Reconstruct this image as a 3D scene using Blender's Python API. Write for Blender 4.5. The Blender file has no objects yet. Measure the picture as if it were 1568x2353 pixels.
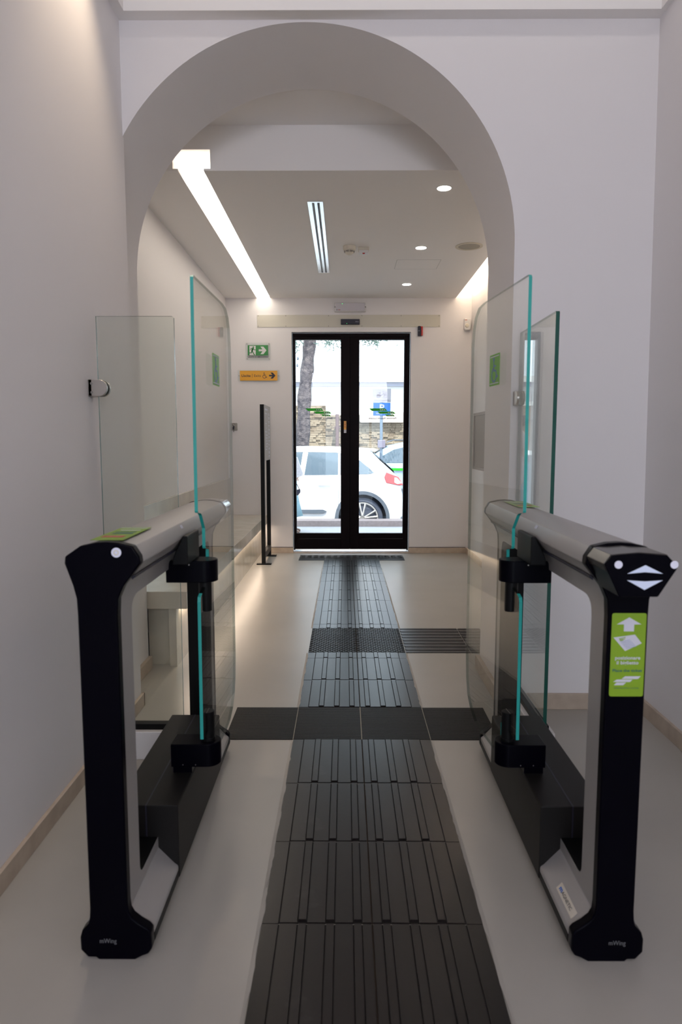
import bpy, bmesh, math, random
from mathutils import Vector, Matrix
random.seed(7)
scene = bpy.context.scene
COL = scene.collection
R = math.radians

# ------------------------------------------------------------------ camera
F = 1569.0                                   # focal length for a 1568 x 2353 frame (24 mm)
PITCH = math.atan(164.5 / F); YAW = math.atan(9 / F)
CAM = Vector((0, 0, 1.3))
FW = Vector((-math.sin(YAW) * math.cos(PITCH), math.cos(YAW) * math.cos(PITCH), -math.sin(PITCH)))
RT = Vector((math.cos(YAW), math.sin(YAW), 0)); UP = RT.cross(FW)
cam = bpy.data.cameras.new('camera')
cam.sensor_fit = 'VERTICAL'; cam.sensor_height = 36; cam.sensor_width = 24
cam.lens = F / 2353 * 36; cam.clip_start = .02; cam.clip_end = 300
cam.dof.use_dof = True; cam.dof.focus_distance = 6.5; cam.dof.aperture_fstop = 5.0
co = bpy.data.objects.new('camera', cam); COL.objects.link(co)
co.matrix_world = Matrix.Translation(CAM) @ Matrix((RT, UP, -FW)).transposed().to_4x4()
scene.camera = co
scene.view_settings.view_transform = 'Standard'; scene.view_settings.look = 'None'
scene.view_settings.gamma = 1; scene.view_settings.use_curve_mapping = False
scene.view_settings.exposure = 0.0
scene.cycles.max_bounces = 8; scene.cycles.diffuse_bounces = 5; scene.cycles.glossy_bounces = 5
scene.cycles.transparent_max_bounces = 24
scene.cycles.sample_clamp_indirect = 4.0
scene.cycles.caustics_reflective = False; scene.cycles.caustics_refractive = False
scene.cycles.use_denoising = True

# ------------------------------------------------------------------ world, sun
wld = bpy.data.worlds.new('sky'); scene.world = wld; wld.use_nodes = True
bg = wld.node_tree.nodes['Background']
bg.inputs[0].default_value = (.74, .87, 1.0, 1); bg.inputs[1].default_value = 4.0
def light(name, kind, loc, rot, energy, color, size=None, size_y=None, label=None, cat='lamp', spread=None, angle=None, **kw):
    d = bpy.data.lights.new(name, kind); d.energy = energy; d.color = color
    if kind == 'AREA':
        d.shape = 'RECTANGLE' if size_y else 'SQUARE'; d.size = size
        if size_y: d.size_y = size_y
        if spread: d.spread = spread
    for k, v in kw.items(): setattr(d, k, v)
    o = bpy.data.objects.new(name, d); COL.objects.link(o); o.location = loc; o.rotation_euler = rot
    if label: o['label'] = label; o['category'] = cat
    return o
light('sun', 'SUN', (1, -6, 12), (R(27), R(9), 0), 8.0, (1, .96, .88), angle=R(.6))
# near hall: an added unseen fill light behind the camera, then the tray lamps
WARM = (1.0, .80, .58); NEUT = (1.0, .93, .93)
light('hall_fill_light', 'AREA', (.2, -3.3, 2.75), (R(80), 0, 0), 51, (.91, .89, 1.0), 2.2, .8, label='added unseen fill light high on the rear wall of the near hall', cat='lamp')
light('hall_strip_lamp', 'AREA', (.25, 2.80, 3.51), (0, 0, 0), 1.6, (1, .93, .86), 2.1, .05, label='thin strip lamp across the ceiling tray just before the arch', cat='lamp')
sp = light('wall_washer_spot', 'SPOT', (-.80, 2.62, 3.47), (0, R(9), 0), 42, WARM, spot_size=R(75), spot_blend=.9, shadow_soft_size=.05, label='small warm spot washing the top of the left wall', cat='lamp')

# ------------------------------------------------------------------ materials
MATS = {}
def mat(name, col=(.8, .8, .8), rough=.5, metal=0.0, spec=.5, emit=None, estr=0.0, coat=0.0, noise=None, bump=None, col2=None):
    """principled; noise=(scale, amount) varies the colour, bump=(scale, strength, distance)"""
    m = bpy.data.materials.new(name); m.use_nodes = True; MATS[name] = m
    nt = m.node_tree; b = nt.nodes['Principled BSDF']
    b.inputs['Base Color'].default_value = (*col, 1); b.inputs['Roughness'].default_value = rough
    b.inputs['Metallic'].default_value = metal; b.inputs['Specular IOR Level'].default_value = spec
    if coat: b.inputs['Coat Weight'].default_value = coat; b.inputs['Coat Roughness'].default_value = .05
    if emit: b.inputs['Emission Color'].default_value = (*emit, 1); b.inputs['Emission Strength'].default_value = estr
    tc = nt.nodes.new('ShaderNodeTexCoord')
    if noise:
        n = nt.nodes.new('ShaderNodeTexNoise'); n.inputs['Scale'].default_value = noise[0]; n.inputs['Detail'].default_value = 6
        nt.links.new(tc.outputs['Object'], n.inputs['Vector'])
        r = nt.nodes.new('ShaderNodeValToRGB'); c2 = col2 or tuple(c * (1 - noise[1]) for c in col)
        r.color_ramp.elements[0].position = .35; r.color_ramp.elements[1].position = .65
        r.color_ramp.elements[0].color = (*c2, 1); r.color_ramp.elements[1].color = (*col, 1)
        nt.links.new(n.outputs['Fac'], r.inputs['Fac']); nt.links.new(r.outputs['Color'], b.inputs['Base Color'])
    if bump:
        n = nt.nodes.new('ShaderNodeTexNoise'); n.inputs['Scale'].default_value = bump[0]; n.inputs['Detail'].default_value = 4
        nt.links.new(tc.outputs['Object'], n.inputs['Vector'])
        bp = nt.nodes.new('ShaderNodeBump'); bp.inputs['Strength'].default_value = bump[1]; bp.inputs['Distance'].default_value = bump[2]
        nt.links.new(n.outputs['Fac'], bp.inputs['Height']); nt.links.new(bp.outputs['Normal'], b.inputs['Normal'])
    return m
def glass(name, tint, base=.04, dirt=0.0):
    """thin clear pane: tinted see-through with mirror reflection that grows towards grazing"""
    m = bpy.data.materials.new(name); m.use_nodes = True; MATS[name] = m
    nt = m.node_tree; nt.nodes.clear()
    out = nt.nodes.new('ShaderNodeOutputMaterial'); mix = nt.nodes.new('ShaderNodeMixShader')
    tr = nt.nodes.new('ShaderNodeBsdfTransparent'); tr.inputs[0].default_value = (*tint, 1)
    gl = nt.nodes.new('ShaderNodeBsdfGlossy'); gl.inputs['Roughness'].default_value = 0.0
    lw = nt.nodes.new('ShaderNodeLayerWeight'); lw.inputs['Blend'].default_value = .5
    p = nt.nodes.new('ShaderNodeMath'); p.operation = 'POWER'; p.inputs[1].default_value = 5
    a = nt.nodes.new('ShaderNodeMath'); a.operation = 'MULTIPLY_ADD'; a.inputs[1].default_value = 1 - base; a.inputs[2].default_value = base
    nt.links.new(lw.outputs['Facing'], p.inputs[0]); nt.links.new(p.outputs[0], a.inputs[0])
    nt.links.new(a.outputs[0], mix.inputs[0]); nt.links.new(tr.outputs[0], mix.inputs[1]); nt.links.new(gl.outputs[0], mix.inputs[2])
    nt.links.new(mix.outputs[0], out.inputs[0])
    return m
M_WALL = mat('wall_paint', (.83, .80, .80), .75, spec=.25, bump=(60, .05, .002))
M_CEIL = mat('ceiling_paint', (.90, .87, .85), .85, spec=.2)
M_FLOOR = mat('resin_floor', (.43, .405, .365), .30, spec=.40, noise=(1.6, .10), bump=(9, .04, .004))
M_STONE = mat('beige_stone', (.55, .455, .36), .45, noise=(14, .12), col2=(.46, .37, .29))
M_BENCH = mat('polished_limestone', (.60, .545, .455), .16, spec=.6, noise=(7, .12))
M_TILE = mat('dark_stoneware', (.015, .012, .012), .29, spec=.36, noise=(5, .4), col2=(.013, .010, .010), bump=(90, .10, .001))
M_TILEM = mat('dark_stoneware_matt', (.012, .010, .010), .50, spec=.18, noise=(5, .4), col2=(.012, .010, .010))
M_GAP = mat('tile_joint', (.012, .010, .010), .8, spec=.2)
_r = [n for n in M_TILE.node_tree.nodes if n.type == 'VALTORGB'][0].color_ramp
_e = _r.elements.new(.74); _e.color = (.045, .040, .040, 1); _r.elements[1].position = .62
M_SEAM = mat('brown_joint', (.030, .020, .013), .9, spec=.1)
M_GROUT = mat('pale_grout', (.30, .27, .22), .8)
M_BLACK = mat('black_plastic', (.0010, .0008, .0030), .28, spec=.06)
M_BLACKM = mat('black_matt_metal', (.0045, .0045, .005), .42, spec=.15)
M_HOUS = mat('black_housing', (.008, .007, .0065), .50, spec=.25, bump=(300, .05, .0005))
M_SILVER = mat('silver_lacquer', (.40, .385, .375), .42, metal=.25, spec=.4)
M_CHROME = mat('chrome', (.75, .75, .80), .08, metal=1)
M_STEEL = mat('satin_steel', (.50, .47, .44), .30, metal=1)
M_ALU = mat('brushed_aluminium', (.72, .74, .76), .22, metal=1)
M_GLASS = glass('clear_glass', (.965, .975, .966))
M_GLASSB = glass('green_tinted_glass', (.935, .957, .938))
M_GLASSD = glass('door_glass', (.97, .985, .98), .03)
M_RIMG = glass('clear_pane_rim', (.45, .52, .50), .06)
M_EDGE = mat('teal_glass_edge', (.028, .37, .33), .25, spec=.6)
M_EDGED = mat('dark_green_glass_edge', (.003, .085, .062), .15, spec=.5)
M_EDGEG = mat('grey_green_glass_edge', (.10, .20, .19), .2, spec=.7)
M_WHITE = mat('white_plastic', (.72, .70, .69), .4)
M_WHITED = mat('white_print', (.62, .62, .70), .6)
M_CREAM = mat('cream_plastic', (.66, .61, .52), .5)
M_MODEL = mat('dim_grey_print', (.16, .16, .17), .5)
M_GREEN = mat('lime_sticker', (.22, .38, .012), .35)
M_GREENS = mat('green_sticker', (.14, .42, .03), .4)
M_GREENE = mat('safety_green', (.03, .24, .05), .4)
M_YELLOW = mat('amber_sign', (.80, .38, .015), .35)
M_INK = mat('black_ink', (.012, .012, .03), .5)
M_BLUEINK = mat('teal_ink', (.01, .10, .14), .5)
M_VIOLET = mat('blue_grey_print', (.14, .22, .42), .5)
M_RED = mat('red_plastic', (.42, .02, .015), .35)
M_REDP = mat('red_print', (.45, .10, .08), .5)
M_DOOR = mat('dark_brown_frame', (.0045, .0012, .0018), .4, spec=.06)
M_GREY = mat('grey_panel', (.20, .185, .17), .45)
M_PLATE = mat('pale_cover_plate', (.62, .585, .50), .4)
M_LED = mat('led_diffuser', (1, 1, 1), .5, emit=(1, .90, .76), estr=6.4)
M_DL = mat('downlight_lens', (1, 1, 1), .5, emit=(1, .92, .82), estr=26)
M_LAMPW = mat('white_signal_lens', (.6, .6, .7), .2, emit=(.8, .8, 1), estr=.15)
M_ARROW = mat('backlit_arrow', (.5, .55, .7), .3, emit=(.7, .78, 1.0), estr=.20)
M_GLED = mat('green_led', (.1, .8, .2), .3, emit=(.1, 1, .25), estr=2)
M_ASPH = mat('asphalt', (.20, .20, .205), .85, noise=(40, .2))
M_PAVE = mat('outdoor_paving', (.40, .40, .42), .6, noise=(6, .1))
M_KERB = mat('pink_granite', (.34, .27, .26), .7, noise=(30, .15))
M_FACADE = mat('white_render', (.80, .79, .76), .8)
M_FGREY = mat('grey_fascia', (.36, .36, .42), .6)
M_CLAD = mat('stone_cladding', (.36, .29, .21), .85, noise=(3.5, .3), col2=(.22, .165, .115))
M_PIPE = mat('brown_pipe', (.13, .08, .08), .5)
M_BARK = mat('bark', (.12, .10, .10), .9, noise=(11, .5), col2=(.045, .038, .045), bump=(16, 1.0, .05))
M_LEAF = mat('grey_green_needles', (.13, .18, .15), .7)
M_CARW = mat('white_car_paint', (.82, .83, .85), .2, coat=.7)
M_CARB = mat('pale_blue_car_paint', (.33, .42, .52), .25, coat=.6)
M_CARD = mat('blue_car_paint', (.05, .12, .36), .25, coat=.6)
M_CGLASS = mat('car_window', (.07, .10, .13), .05, spec=.9)
M_CPLAST = mat('grey_car_plastic', (.10, .12, .15), .5)
M_TYRE = mat('tyre_rubber', (.045, .055, .085), .7)
M_RIM = mat('alloy_rim', (.50, .48, .46), .3, metal=.6)
M_TAIL = mat('tail_light_red', (.55, .10, .11), .15, spec=.8)
M_SKIN = mat('skin', (.50, .32, .24), .5)
M_HAIR = mat('dark_hair', (.03, .02, .015), .5)
M_SKIRT = mat('pale_blue_cloth', (.22, .36, .42), .8)
M_BLOUSE = mat('white_cloth', (.55, .53, .52), .8)
M_BAG = mat('cream_bag', (.62, .60, .63), .6)
M_BAGDOT = mat('bag_print', (.14, .12, .15), .6)
M_STRAP = mat('brown_strap', (.12, .06, .04), .5)
M_BIKEW = mat('sign_white', (.14, .14, .165), .6)
M_BIKEL = mat('sign_letter', (.24, .24, .26), .6)
M_BIKEB = mat('sign_blue', (.0, .07, .26), .6)
M_ZINC = mat('galvanised_pole', (.12, .16, .21), .4, metal=.3)

# ------------------------------------------------------------------ mesh helpers
class B:
    def __init__(s): s.bm = bmesh.new()
    def box(s, x0, x1, y0, y1, z0, z1, mi=0):
        vs = [s.bm.verts.new((x, y, z)) for x in (x0, x1) for y in (y0, y1) for z in (z0, z1)]
        for f in ((0,1,3,2),(4,6,7,5),(0,4,5,1),(2,3,7,6),(0,2,6,4),(1,5,7,3)):
            s.bm.faces.new([vs[i] for i in f]).material_index = mi
        return s
    def prism(s, pts, o, ux, uy, un, h, mi=0, mside=None):
        """2-D outline pts in the plane (o, ux, uy), extruded by h along un"""
        o, ux, uy, un = Vector(o), Vector(ux), Vector(uy), Vector(un)
        a = [s.bm.verts.new(o + ux * p[0] + uy * p[1]) for p in pts]
        b = [s.bm.verts.new(o + ux * p[0] + uy * p[1] + un * h) for p in pts]
        n = len(pts); ms = mi if mside is None else mside
        s.bm.faces.new(a[::-1]).material_index = mi; s.bm.faces.new(b).material_index = mi
        for i in range(n):
            s.bm.faces.new((a[i], a[(i+1) % n], b[(i+1) % n], b[i])).material_index = ms
        return s
    def cyl(s, c, ax, r, h, n=24, r2=None, mi=0):
        ax = Vector(ax).normalized(); t = Vector((0, 0, 1)) if abs(ax.z) < .9 else Vector((1, 0, 0))
        u = ax.cross(t).normalized(); v = ax.cross(u); r2 = r if r2 is None else r2; c = Vector(c)
        a = [s.bm.verts.new(c + (u * math.cos(k * 2 * math.pi / n) + v * math.sin(k * 2 * math.pi / n)) * r) for k in range(n)]
        b = [s.bm.verts.new(c + ax * h + (u * math.cos(k * 2 * math.pi / n) + v * math.sin(k * 2 * math.pi / n)) * r2) for k in range(n)]
        s.bm.faces.new(a[::-1]).material_index = mi; s.bm.faces.new(b).material_index = mi
        for i in range(n): s.bm.faces.new((a[i], a[(i+1) % n], b[(i+1) % n], b[i])).material_index = mi
        return s
    def ring(s, c, ax, r0, r1, h, n=32):
        ax = Vector(ax).normalized(); t = Vector((0, 0, 1)) if abs(ax.z) < .9 else Vector((1, 0, 0))
        u = ax.cross(t).normalized(); v = ax.cross(u); c = Vector(c); L = []
        for rr, hh in ((r0, 0), (r1, 0), (r1, h), (r0, h)):
            L.append([s.bm.verts.new(c + ax * hh + (u * math.cos(k*2*math.pi/n) + v * math.sin(k*2*math.pi/n)) * rr) for k in range(n)])
        for j in range(4):
            for i in range(n): s.bm.faces.new((L[j][i], L[j][(i+1) % n], L[(j+1) % 4][(i+1) % n], L[(j+1) % 4][i]))
        return s
    def lathe(s, c, ax, prof, n=32):
        """prof: (radius, height) pairs along ax"""
        ax = Vector(ax).normalized(); t = Vector((0, 0, 1)) if abs(ax.z) < .9 else Vector((1, 0, 0))
        u = ax.cross(t).normalized(); v = ax.cross(u); c = Vector(c); L = []
        for rr, hh in prof:
            L.append([s.bm.verts.new(c + ax * hh + (u * math.cos(k*2*math.pi/n) + v * math.sin(k*2*math.pi/n)) * max(rr, 1e-4)) for k in range(n)])
        for j in range(len(prof) - 1):
            for i in range(n): s.bm.faces.new((L[j][i], L[j][(i+1) % n], L[j+1][(i+1) % n], L[j+1][i]))
        s.bm.faces.new(L[0][::-1]); s.bm.faces.new(L[-1])
        return s
    def tube(s, pts, r, n=8):
        pts = [Vector(p) for p in pts]; rs = r if isinstance(r, (list, tuple)) else [r] * len(pts); L = []
        for i, p in enumerate(pts):
            d = (pts[min(i+1, len(pts)-1)] - pts[max(i-1, 0)]).normalized()
            t = Vector((0, 0, 1)) if abs(d.z) < .9 else Vector((1, 0, 0)); u = d.cross(t).normalized(); v = d.cross(u)
            L.append([s.bm.verts.new(p + (u * math.cos(k*2*math.pi/n) + v * math.sin(k*2*math.pi/n)) * rs[i]) for k in range(n)])
        for j in range(len(pts) - 1):
            for i in range(n): s.bm.faces.new((L[j][i], L[j][(i+1) % n], L[j+1][(i+1) % n], L[j+1][i]))
        s.bm.faces.new(L[0][::-1]); s.bm.faces.new(L[-1])
        return s
    def quad(s, *pts, mi=0):
        s.bm.faces.new([s.bm.verts.new(p) for p in pts]).material_index = mi; return s
    def mesh(s, name):
        bmesh.ops.recalc_face_normals(s.bm, faces=s.bm.faces)
        me = bpy.data.meshes.new(name); s.bm.to_mesh(me); s.bm.free(); return me
def fillet(pts, rad, n=5):
    """round the corners of a closed 2-D outline; rad: number or list"""
    out = []; N = len(pts)
    for i, p in enumerate(pts):
        r = rad[i] if isinstance(rad, (list, tuple)) else rad
        if r <= 0: out.append(tuple(p)); continue
        p = Vector(p); a = Vector(pts[i-1]) - p; b = Vector(pts[(i+1) % N]) - p
        ang = a.angle(b); t = min(r / math.tan(ang / 2), a.length * .49, b.length * .49)
        s = p + a.normalized() * t; e = p + b.normalized() * t
        for k in range(n + 1):
            q = k / n; v = s * (1-q)**2 + p * 2*q*(1-q) + e * q*q; out.append((v.x, v.y))
    return out
BASE = {}
def thing(name, label, cat, loc=(0, 0, 0), group=None):
    o = bpy.data.objects.new(name, None); COL.objects.link(o); o.location = loc; o.empty_display_size = .1
    o['label'] = label; o['category'] = cat
    if group: o['group'] = group
    BASE[o.name] = Vector(loc); return o
def finish(name, me, m, parent=None, smooth=False, bevel=0, kind=None, seg=2, ang=30):
    o = bpy.data.objects.new(name, me); COL.objects.link(o)
    for x in (m if isinstance(m, (list, tuple)) else [m]): me.materials.append(x)
    if parent is not None:
        o.parent = parent; o.matrix_parent_inverse = Matrix.Translation(-BASE.get(parent.name, Vector()))
    if smooth: 
        me.shade_smooth()
        try: me.set_sharp_from_angle(angle=R(35))
        except Exception: pass
    if bevel:
        b = o.modifiers.new('bevel', 'BEVEL'); b.width = bevel; b.segments = seg; b.limit_method = 'ANGLE'; b.angle_limit = R(ang)
    if kind: o['kind'] = kind
    return o
def obj(name, b, m, parent=None, **k): return finish(name, b.mesh(name), m, parent, **k)
def tag(o, label, cat, group=None):
    o['label'] = label; o['category'] = cat
    if group: o['group'] = group
    return o
def struct(name, b, m, parent=None, **k): return obj(name, b, m, parent, kind=None if parent else 'structure', **k)
def bx(*a): return B().box(*a)
def dup(o, off, parent=None, label=None):
    c = o.copy(); COL.objects.link(c)
    if parent is None: c.location = o.location + Vector(off); BASE[c.name] = BASE.get(o.name, Vector()) + Vector(off)
    else: c.parent = parent
    if label: c['label'] = label
    for ch in list(o.children): dup(ch, off, c)
    return c
_dg = None
def baked(o):
    """mesh of an object with its modifiers applied; removes the object"""
    dg = bpy.context.evaluated_depsgraph_get(); dg.update()
    me = bpy.data.meshes.new_from_object(o.evaluated_get(dg)); bpy.data.objects.remove(o); return me
TCACHE = {}
def text(name, s, size, m, parent, o, ux=(1, 0, 0), uy=(0, 0, 1), bold=0.0, align='CENTER', width=None, thick=.0006, space=1.0):
    """writing as geometry: o = baseline point, ux reading direction, uy up"""
    key = (s, bold, align, space)
    cu = bpy.data.curves.new(name, 'FONT'); cu.body = s; cu.size = 1; cu.align_x = align; cu.offset = bold; cu.space_character = space
    cu.extrude = 0; cu.resolution_u = 3
    t = bpy.data.objects.new(name, cu); COL.objects.link(t); me = baked(t); bpy.data.curves.remove(cu)
    xs = [v.co.x for v in me.vertices]; w = (max(xs) - min(xs)) or 1
    sx = size if width is None else width / w
    ux, uy = Vector(ux).normalized(), Vector(uy).normalized(); un = ux.cross(uy); o = Vector(o)
    for v in me.vertices: v.co = o + ux * (v.co.x * sx) + uy * (v.co.y * size) + un * thick
    return finish(name, me, m, parent)
class Flat:
    """flat print: shapes a fraction of a millimetre thick on the plane (o, ux, uy)"""
    def __init__(s, o, ux, uy, d=.0006): s.o, s.ux, s.uy = Vector(o), Vector(ux).normalized(), Vector(uy).normalized(); s.un = s.ux.cross(s.uy); s.d = d; s.b = B()
    def poly(s, pts): s.b.prism(pts, s.o, s.ux, s.uy, s.un, s.d); return s
    def rect(s, x0, x1, y0, y1, r=0):
        p = [(x0, y0), (x1, y0), (x1, y1), (x0, y1)]; return s.poly(fillet(p, r) if r else p)
    def disc(s, x, y, r, n=24): return s.poly([(x + r*math.cos(k*2*math.pi/n), y + r*math.sin(k*2*math.pi/n)) for k in range(n)])
    def arc(s, x, y, r, w, a0=0, a1=360, n=28):
        for k in range(n):
            t0 = R(a0 + (a1-a0)*k/n); t1 = R(a0 + (a1-a0)*(k+1)/n)
            s.poly([(x+(r-w/2)*math.cos(t0), y+(r-w/2)*math.sin(t0)), (x+(r+w/2)*math.cos(t0), y+(r+w/2)*math.sin(t0)),
                    (x+(r+w/2)*math.cos(t1), y+(r+w/2)*math.sin(t1)), (x+(r-w/2)*math.cos(t1), y+(r-w/2)*math.sin(t1))])
        return s
    def line(s, pts, w):
        for a, b in zip(pts, pts[1:]):
            a, b = Vector(a), Vector(b); d = (b-a).normalized(); n = Vector((-d.y, d.x)) * w/2; e = d * w * .35
            s.poly([tuple(a-n-e), tuple(b-n+e), tuple(b+n+e), tuple(a+n-e)])
        return s
    def put(s, name, m, parent, **k): return obj(name, s.b, m, parent, **k)
def wheelchair(f, cx, cy, h):
    u = h / 10.0
    f.disc(cx - .6*u, cy + 4.4*u, .85*u)
    f.line([(cx-.6*u, cy+3.2*u), (cx-.4*u, cy-.2*u), (cx+2.2*u, cy-.2*u), (cx+3.2*u, cy-3.0*u), (cx+4.4*u, cy-2.6*u)], .8*u)
    f.line([(cx-.5*u, cy+1.7*u), (cx+1.8*u, cy+1.7*u)], .7*u)
    f.arc(cx, cy-1.8*u, 2.9*u, .75*u, 110, 350)
    return f
X, Y, Z = Vector((1, 0, 0)), Vector((0, 1, 0)), Vector((0, 0, 1))

# ------------------------------------------------------------------ room shell
XL, XR, XRT = -1.0, 1.43, 1.385        # near hall: left wall, right wall (bottom, top)
YA, YB = 3.22, 3.80                    # arch wall front and back
XBL, XBR = -1.34, 1.42                 # rear vestibule side walls
YW = 7.85                              # wall with the street door
JL, JR = -1.125, .772                  # arch jambs
floor = struct('floor', bx(-1.6, 1.8, -3.6, 8.06, -.2, 0), M_FLOOR)
struct('wall_left', bx(-1.25, XL, -3.5, 3.235, 0, 3.6), M_WALL)
wr = B(); wr.prism([(XR, 0), (1.7, 0), (1.7, 3.6), (XRT, 3.6), (XRT, 3.145)], (0, -3.5, 0), X, Z, Y, 3.5 + YA)
struct('wall_right', wr, M_WALL)
# arch wall
AC, AZ, AR = -.1765, 2.187, .9485
N = 72
b = B(); fr, bk = [], []
xs = [AC - AR * math.cos(math.pi * k / N) for k in range(N + 1)]; zs = [AZ + AR * math.sin(math.pi * k / N) for k in range(N + 1)]
def colm(x0, z0, x1, z1):
    f0, f1, f2, f3 = [b.bm.verts.new((x, YA, z)) for x, z in ((x0, z0), (x1, z1), (x1, 3.6), (x0, 3.6))]
    g0, g1, g2, g3 = [b.bm.verts.new((x, YB, z)) for x, z in ((x0, z0), (x1, z1), (x1, 3.6), (x0, 3.6))]
    b.bm.faces.new((f0, f1, f2, f3)); b.bm.faces.new((g3, g2, g1, g0)); b.bm.faces.new((f1, f0, g0, g1)); b.bm.faces.new((f3, f2, g2, g3))
colm(-1.55, 0, JL, 0)
for k in range(N): colm(xs[k], zs[k], xs[k+1], zs[k+1])
colm(JR, 0, 1.75, 0)
for x in (JL, JR): b.quad((x, YA, 0), (x, YB, 0), (x, YB, AZ), (x, YA, AZ))
bmesh.ops.remove_doubles(b.bm, verts=b.bm.verts, dist=.0005)
struct('wall_arch', b, M_WALL, smooth=True)
# near-hall ceiling tray
SZ = 3.145
b = B(); b.box(-1.25, 1.7, 3.152, YA, SZ, 3.6); b.box(-1.25, -.958, -3.5, 3.152, SZ, 3.6); b.box(1.36, 1.7, -3.5, 3.152, SZ, 3.6); b.box(-.958, 1.36, -3.5, 3.152, 3.52, 3.6)
struct('ceiling', b, M_CEIL)
b = B(); b.box(-1.25, -.55, -3.7, -3.5, 0, 3.6); b.box(1.05, 1.7, -3.7, -3.5, 0, 3.6); b.box(-.55, 1.05, -3.7, -3.5, 2.5, 3.6)
struct('wall_behind', b, M_WALL)
struct('trim_light_block', bx(-2.6, 2.8, -6.0, 8.6, 3.62, 3.9), M_FACADE)  # unseen slab added against light leaks; its rear overhang keeps the sun out
struct('trim_porch', B().box(-2.6, 2.8, -6.0, -3.7, -.2, -.001).box(-2.6, -2.4, -6, -3.7, 0, 3.6).box(2.6, 2.8, -6, -3.7, 0, 3.6), M_PAVE)
# vestibule
struct('wall_left_rear', bx(-1.6, XBL, YB, YW, 0, 3.6), M_WALL)
b = B(); wy0, wy1, wz0, wz1 = 5.9, 7.63, .985, 1.595
b.box(XBR, 1.75, YB, wy0, 0, 3.6); b.box(XBR, 1.75, wy1, YW, 0, 3.6); b.box(XBR, 1.75, wy0, wy1, 0, wz0); b.box(XBR, 1.75, wy0, wy1, wz1, 3.6); b.box(1.60, 1.75, wy0, wy1, wz0, wz1)
struct('wall_right_rear', b, M_WALL)
w1 = thing('window_1', 'grey shuttered service window in the right wall of the vestibule', 'window', (XBR, 6.8, wz0))
del w1['category']; w1['kind'] = 'structure'
b = B(); fx0, fx1 = XBR + .004, XBR + .05
b.box(fx0, fx1, wy0, wy1, wz0, wz0+.03); b.box(fx0, fx1, wy0, wy1, wz1-.03, wz1); b.box(fx0, fx1, wy0, wy0+.03, wz0+.03, wz1-.03); b.box(fx0, fx1, wy1-.03, wy1, wz0+.03, wz1-.03)
obj('window_frame', b, mat('window_grey', (.30, .27, .26), .5), w1)
obj('shutter', bx(fx0 + .012, fx1, wy0+.03, wy1-.03, wz0+.03, wz1-.03), M_GREY, w1)
b = B(); DX0, DX1, DZ = -.602, .742, 2.513
b.box(-1.6, DX0, YW, 8.2, 0, 3.6); b.box(DX1, 1.75, YW, 8.2, 0, 3.6); b.box(DX0, DX1, YW, 8.2, DZ, 3.6)
struct('wall_back', b, M_WALL)
CZ = 2.884; YF = 4.217; SX0, SX1 = -.988, -.836
b = B()
b.box(-1.34, SX0, YF, YW, CZ, CZ+.012); b.box(-1.34, -1.02, YF, YW, CZ+.012, 3.14)
b.box(SX1, 1.24, YF, YW, CZ, CZ+.012); b.box(-.797, 1.06, YF, YW, CZ+.012, 3.14)
b.box(-1.02, -.797, YF, YW, 3.004, 3.14)
b.box(-1.34, 1.42, YB, YW, 3.14, 3.6); b.box(1.06, 1.42, YF, YF+.02, CZ, 3.14)
struct('ceiling', b, M_CEIL)
# linear light in the slot
t = thing('linear_ceiling_light', 'long white slot light running along the vestibule ceiling to the door wall', 'light', (-.91, 6, CZ))
obj('diffuser', bx(-.985, -.840, YF+.10, YW-.03, 2.8975, 2.903), M_LED, t)
obj('housing', bx(-1.018, -.799, YF+.36, YW-.005, 2.92, 3.003), M_WHITE, t)
light('cove_light', 'AREA', (1.15, 6.0, 2.91), (R(180), R(18), 0), 30, (1, .86, .66), .07, 3.3, label='hidden strip light in the cove above the right vestibule wall', cat='light')
# skirting
def skirt(name, x0, x1, y0, y1, h, gap=True, m=M_STONE):
    o = struct(name, bx(x0, x1, y0, y1, 0, h), m, bevel=.002)
    return o
skirt('baseboard_left', XL, XL+.014, -3.5, 3.25, .066)
skirt('baseboard_left', -1.14, XL+.014, 3.235, 3.249, .066)
skirt('baseboard_jamb', JL, JL+.022, 3.25, 3.80, .072)
skirt('baseboard_right', XR-.014, XR, -3.5, YA, .074)
skirt('baseboard_arch', JR-.022, XR-.014, YA-.016, YA, .078)
skirt('baseboard_jamb', JR-.024, JR, YA, 3.81, .078)
skirt('baseboard_arch', JR-.024, XBR, 3.80, 3.814, .07)
skirt('baseboard_right', XBR-.02, XBR, 3.814, 7.83, .065)
skirt('baseboard_back', DX1-.004, XBR-.02, 7.83, YW, .062)
skirt('baseboard_back', -.90, DX0+.004, 7.83, YW, .062)
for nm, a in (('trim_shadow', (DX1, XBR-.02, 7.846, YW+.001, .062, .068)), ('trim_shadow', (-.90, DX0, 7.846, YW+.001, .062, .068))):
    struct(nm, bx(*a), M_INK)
struct('trim_threshold', bx(DX0, DX1, YW-.02, 8.2, .0, .006), M_STONE)

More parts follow.
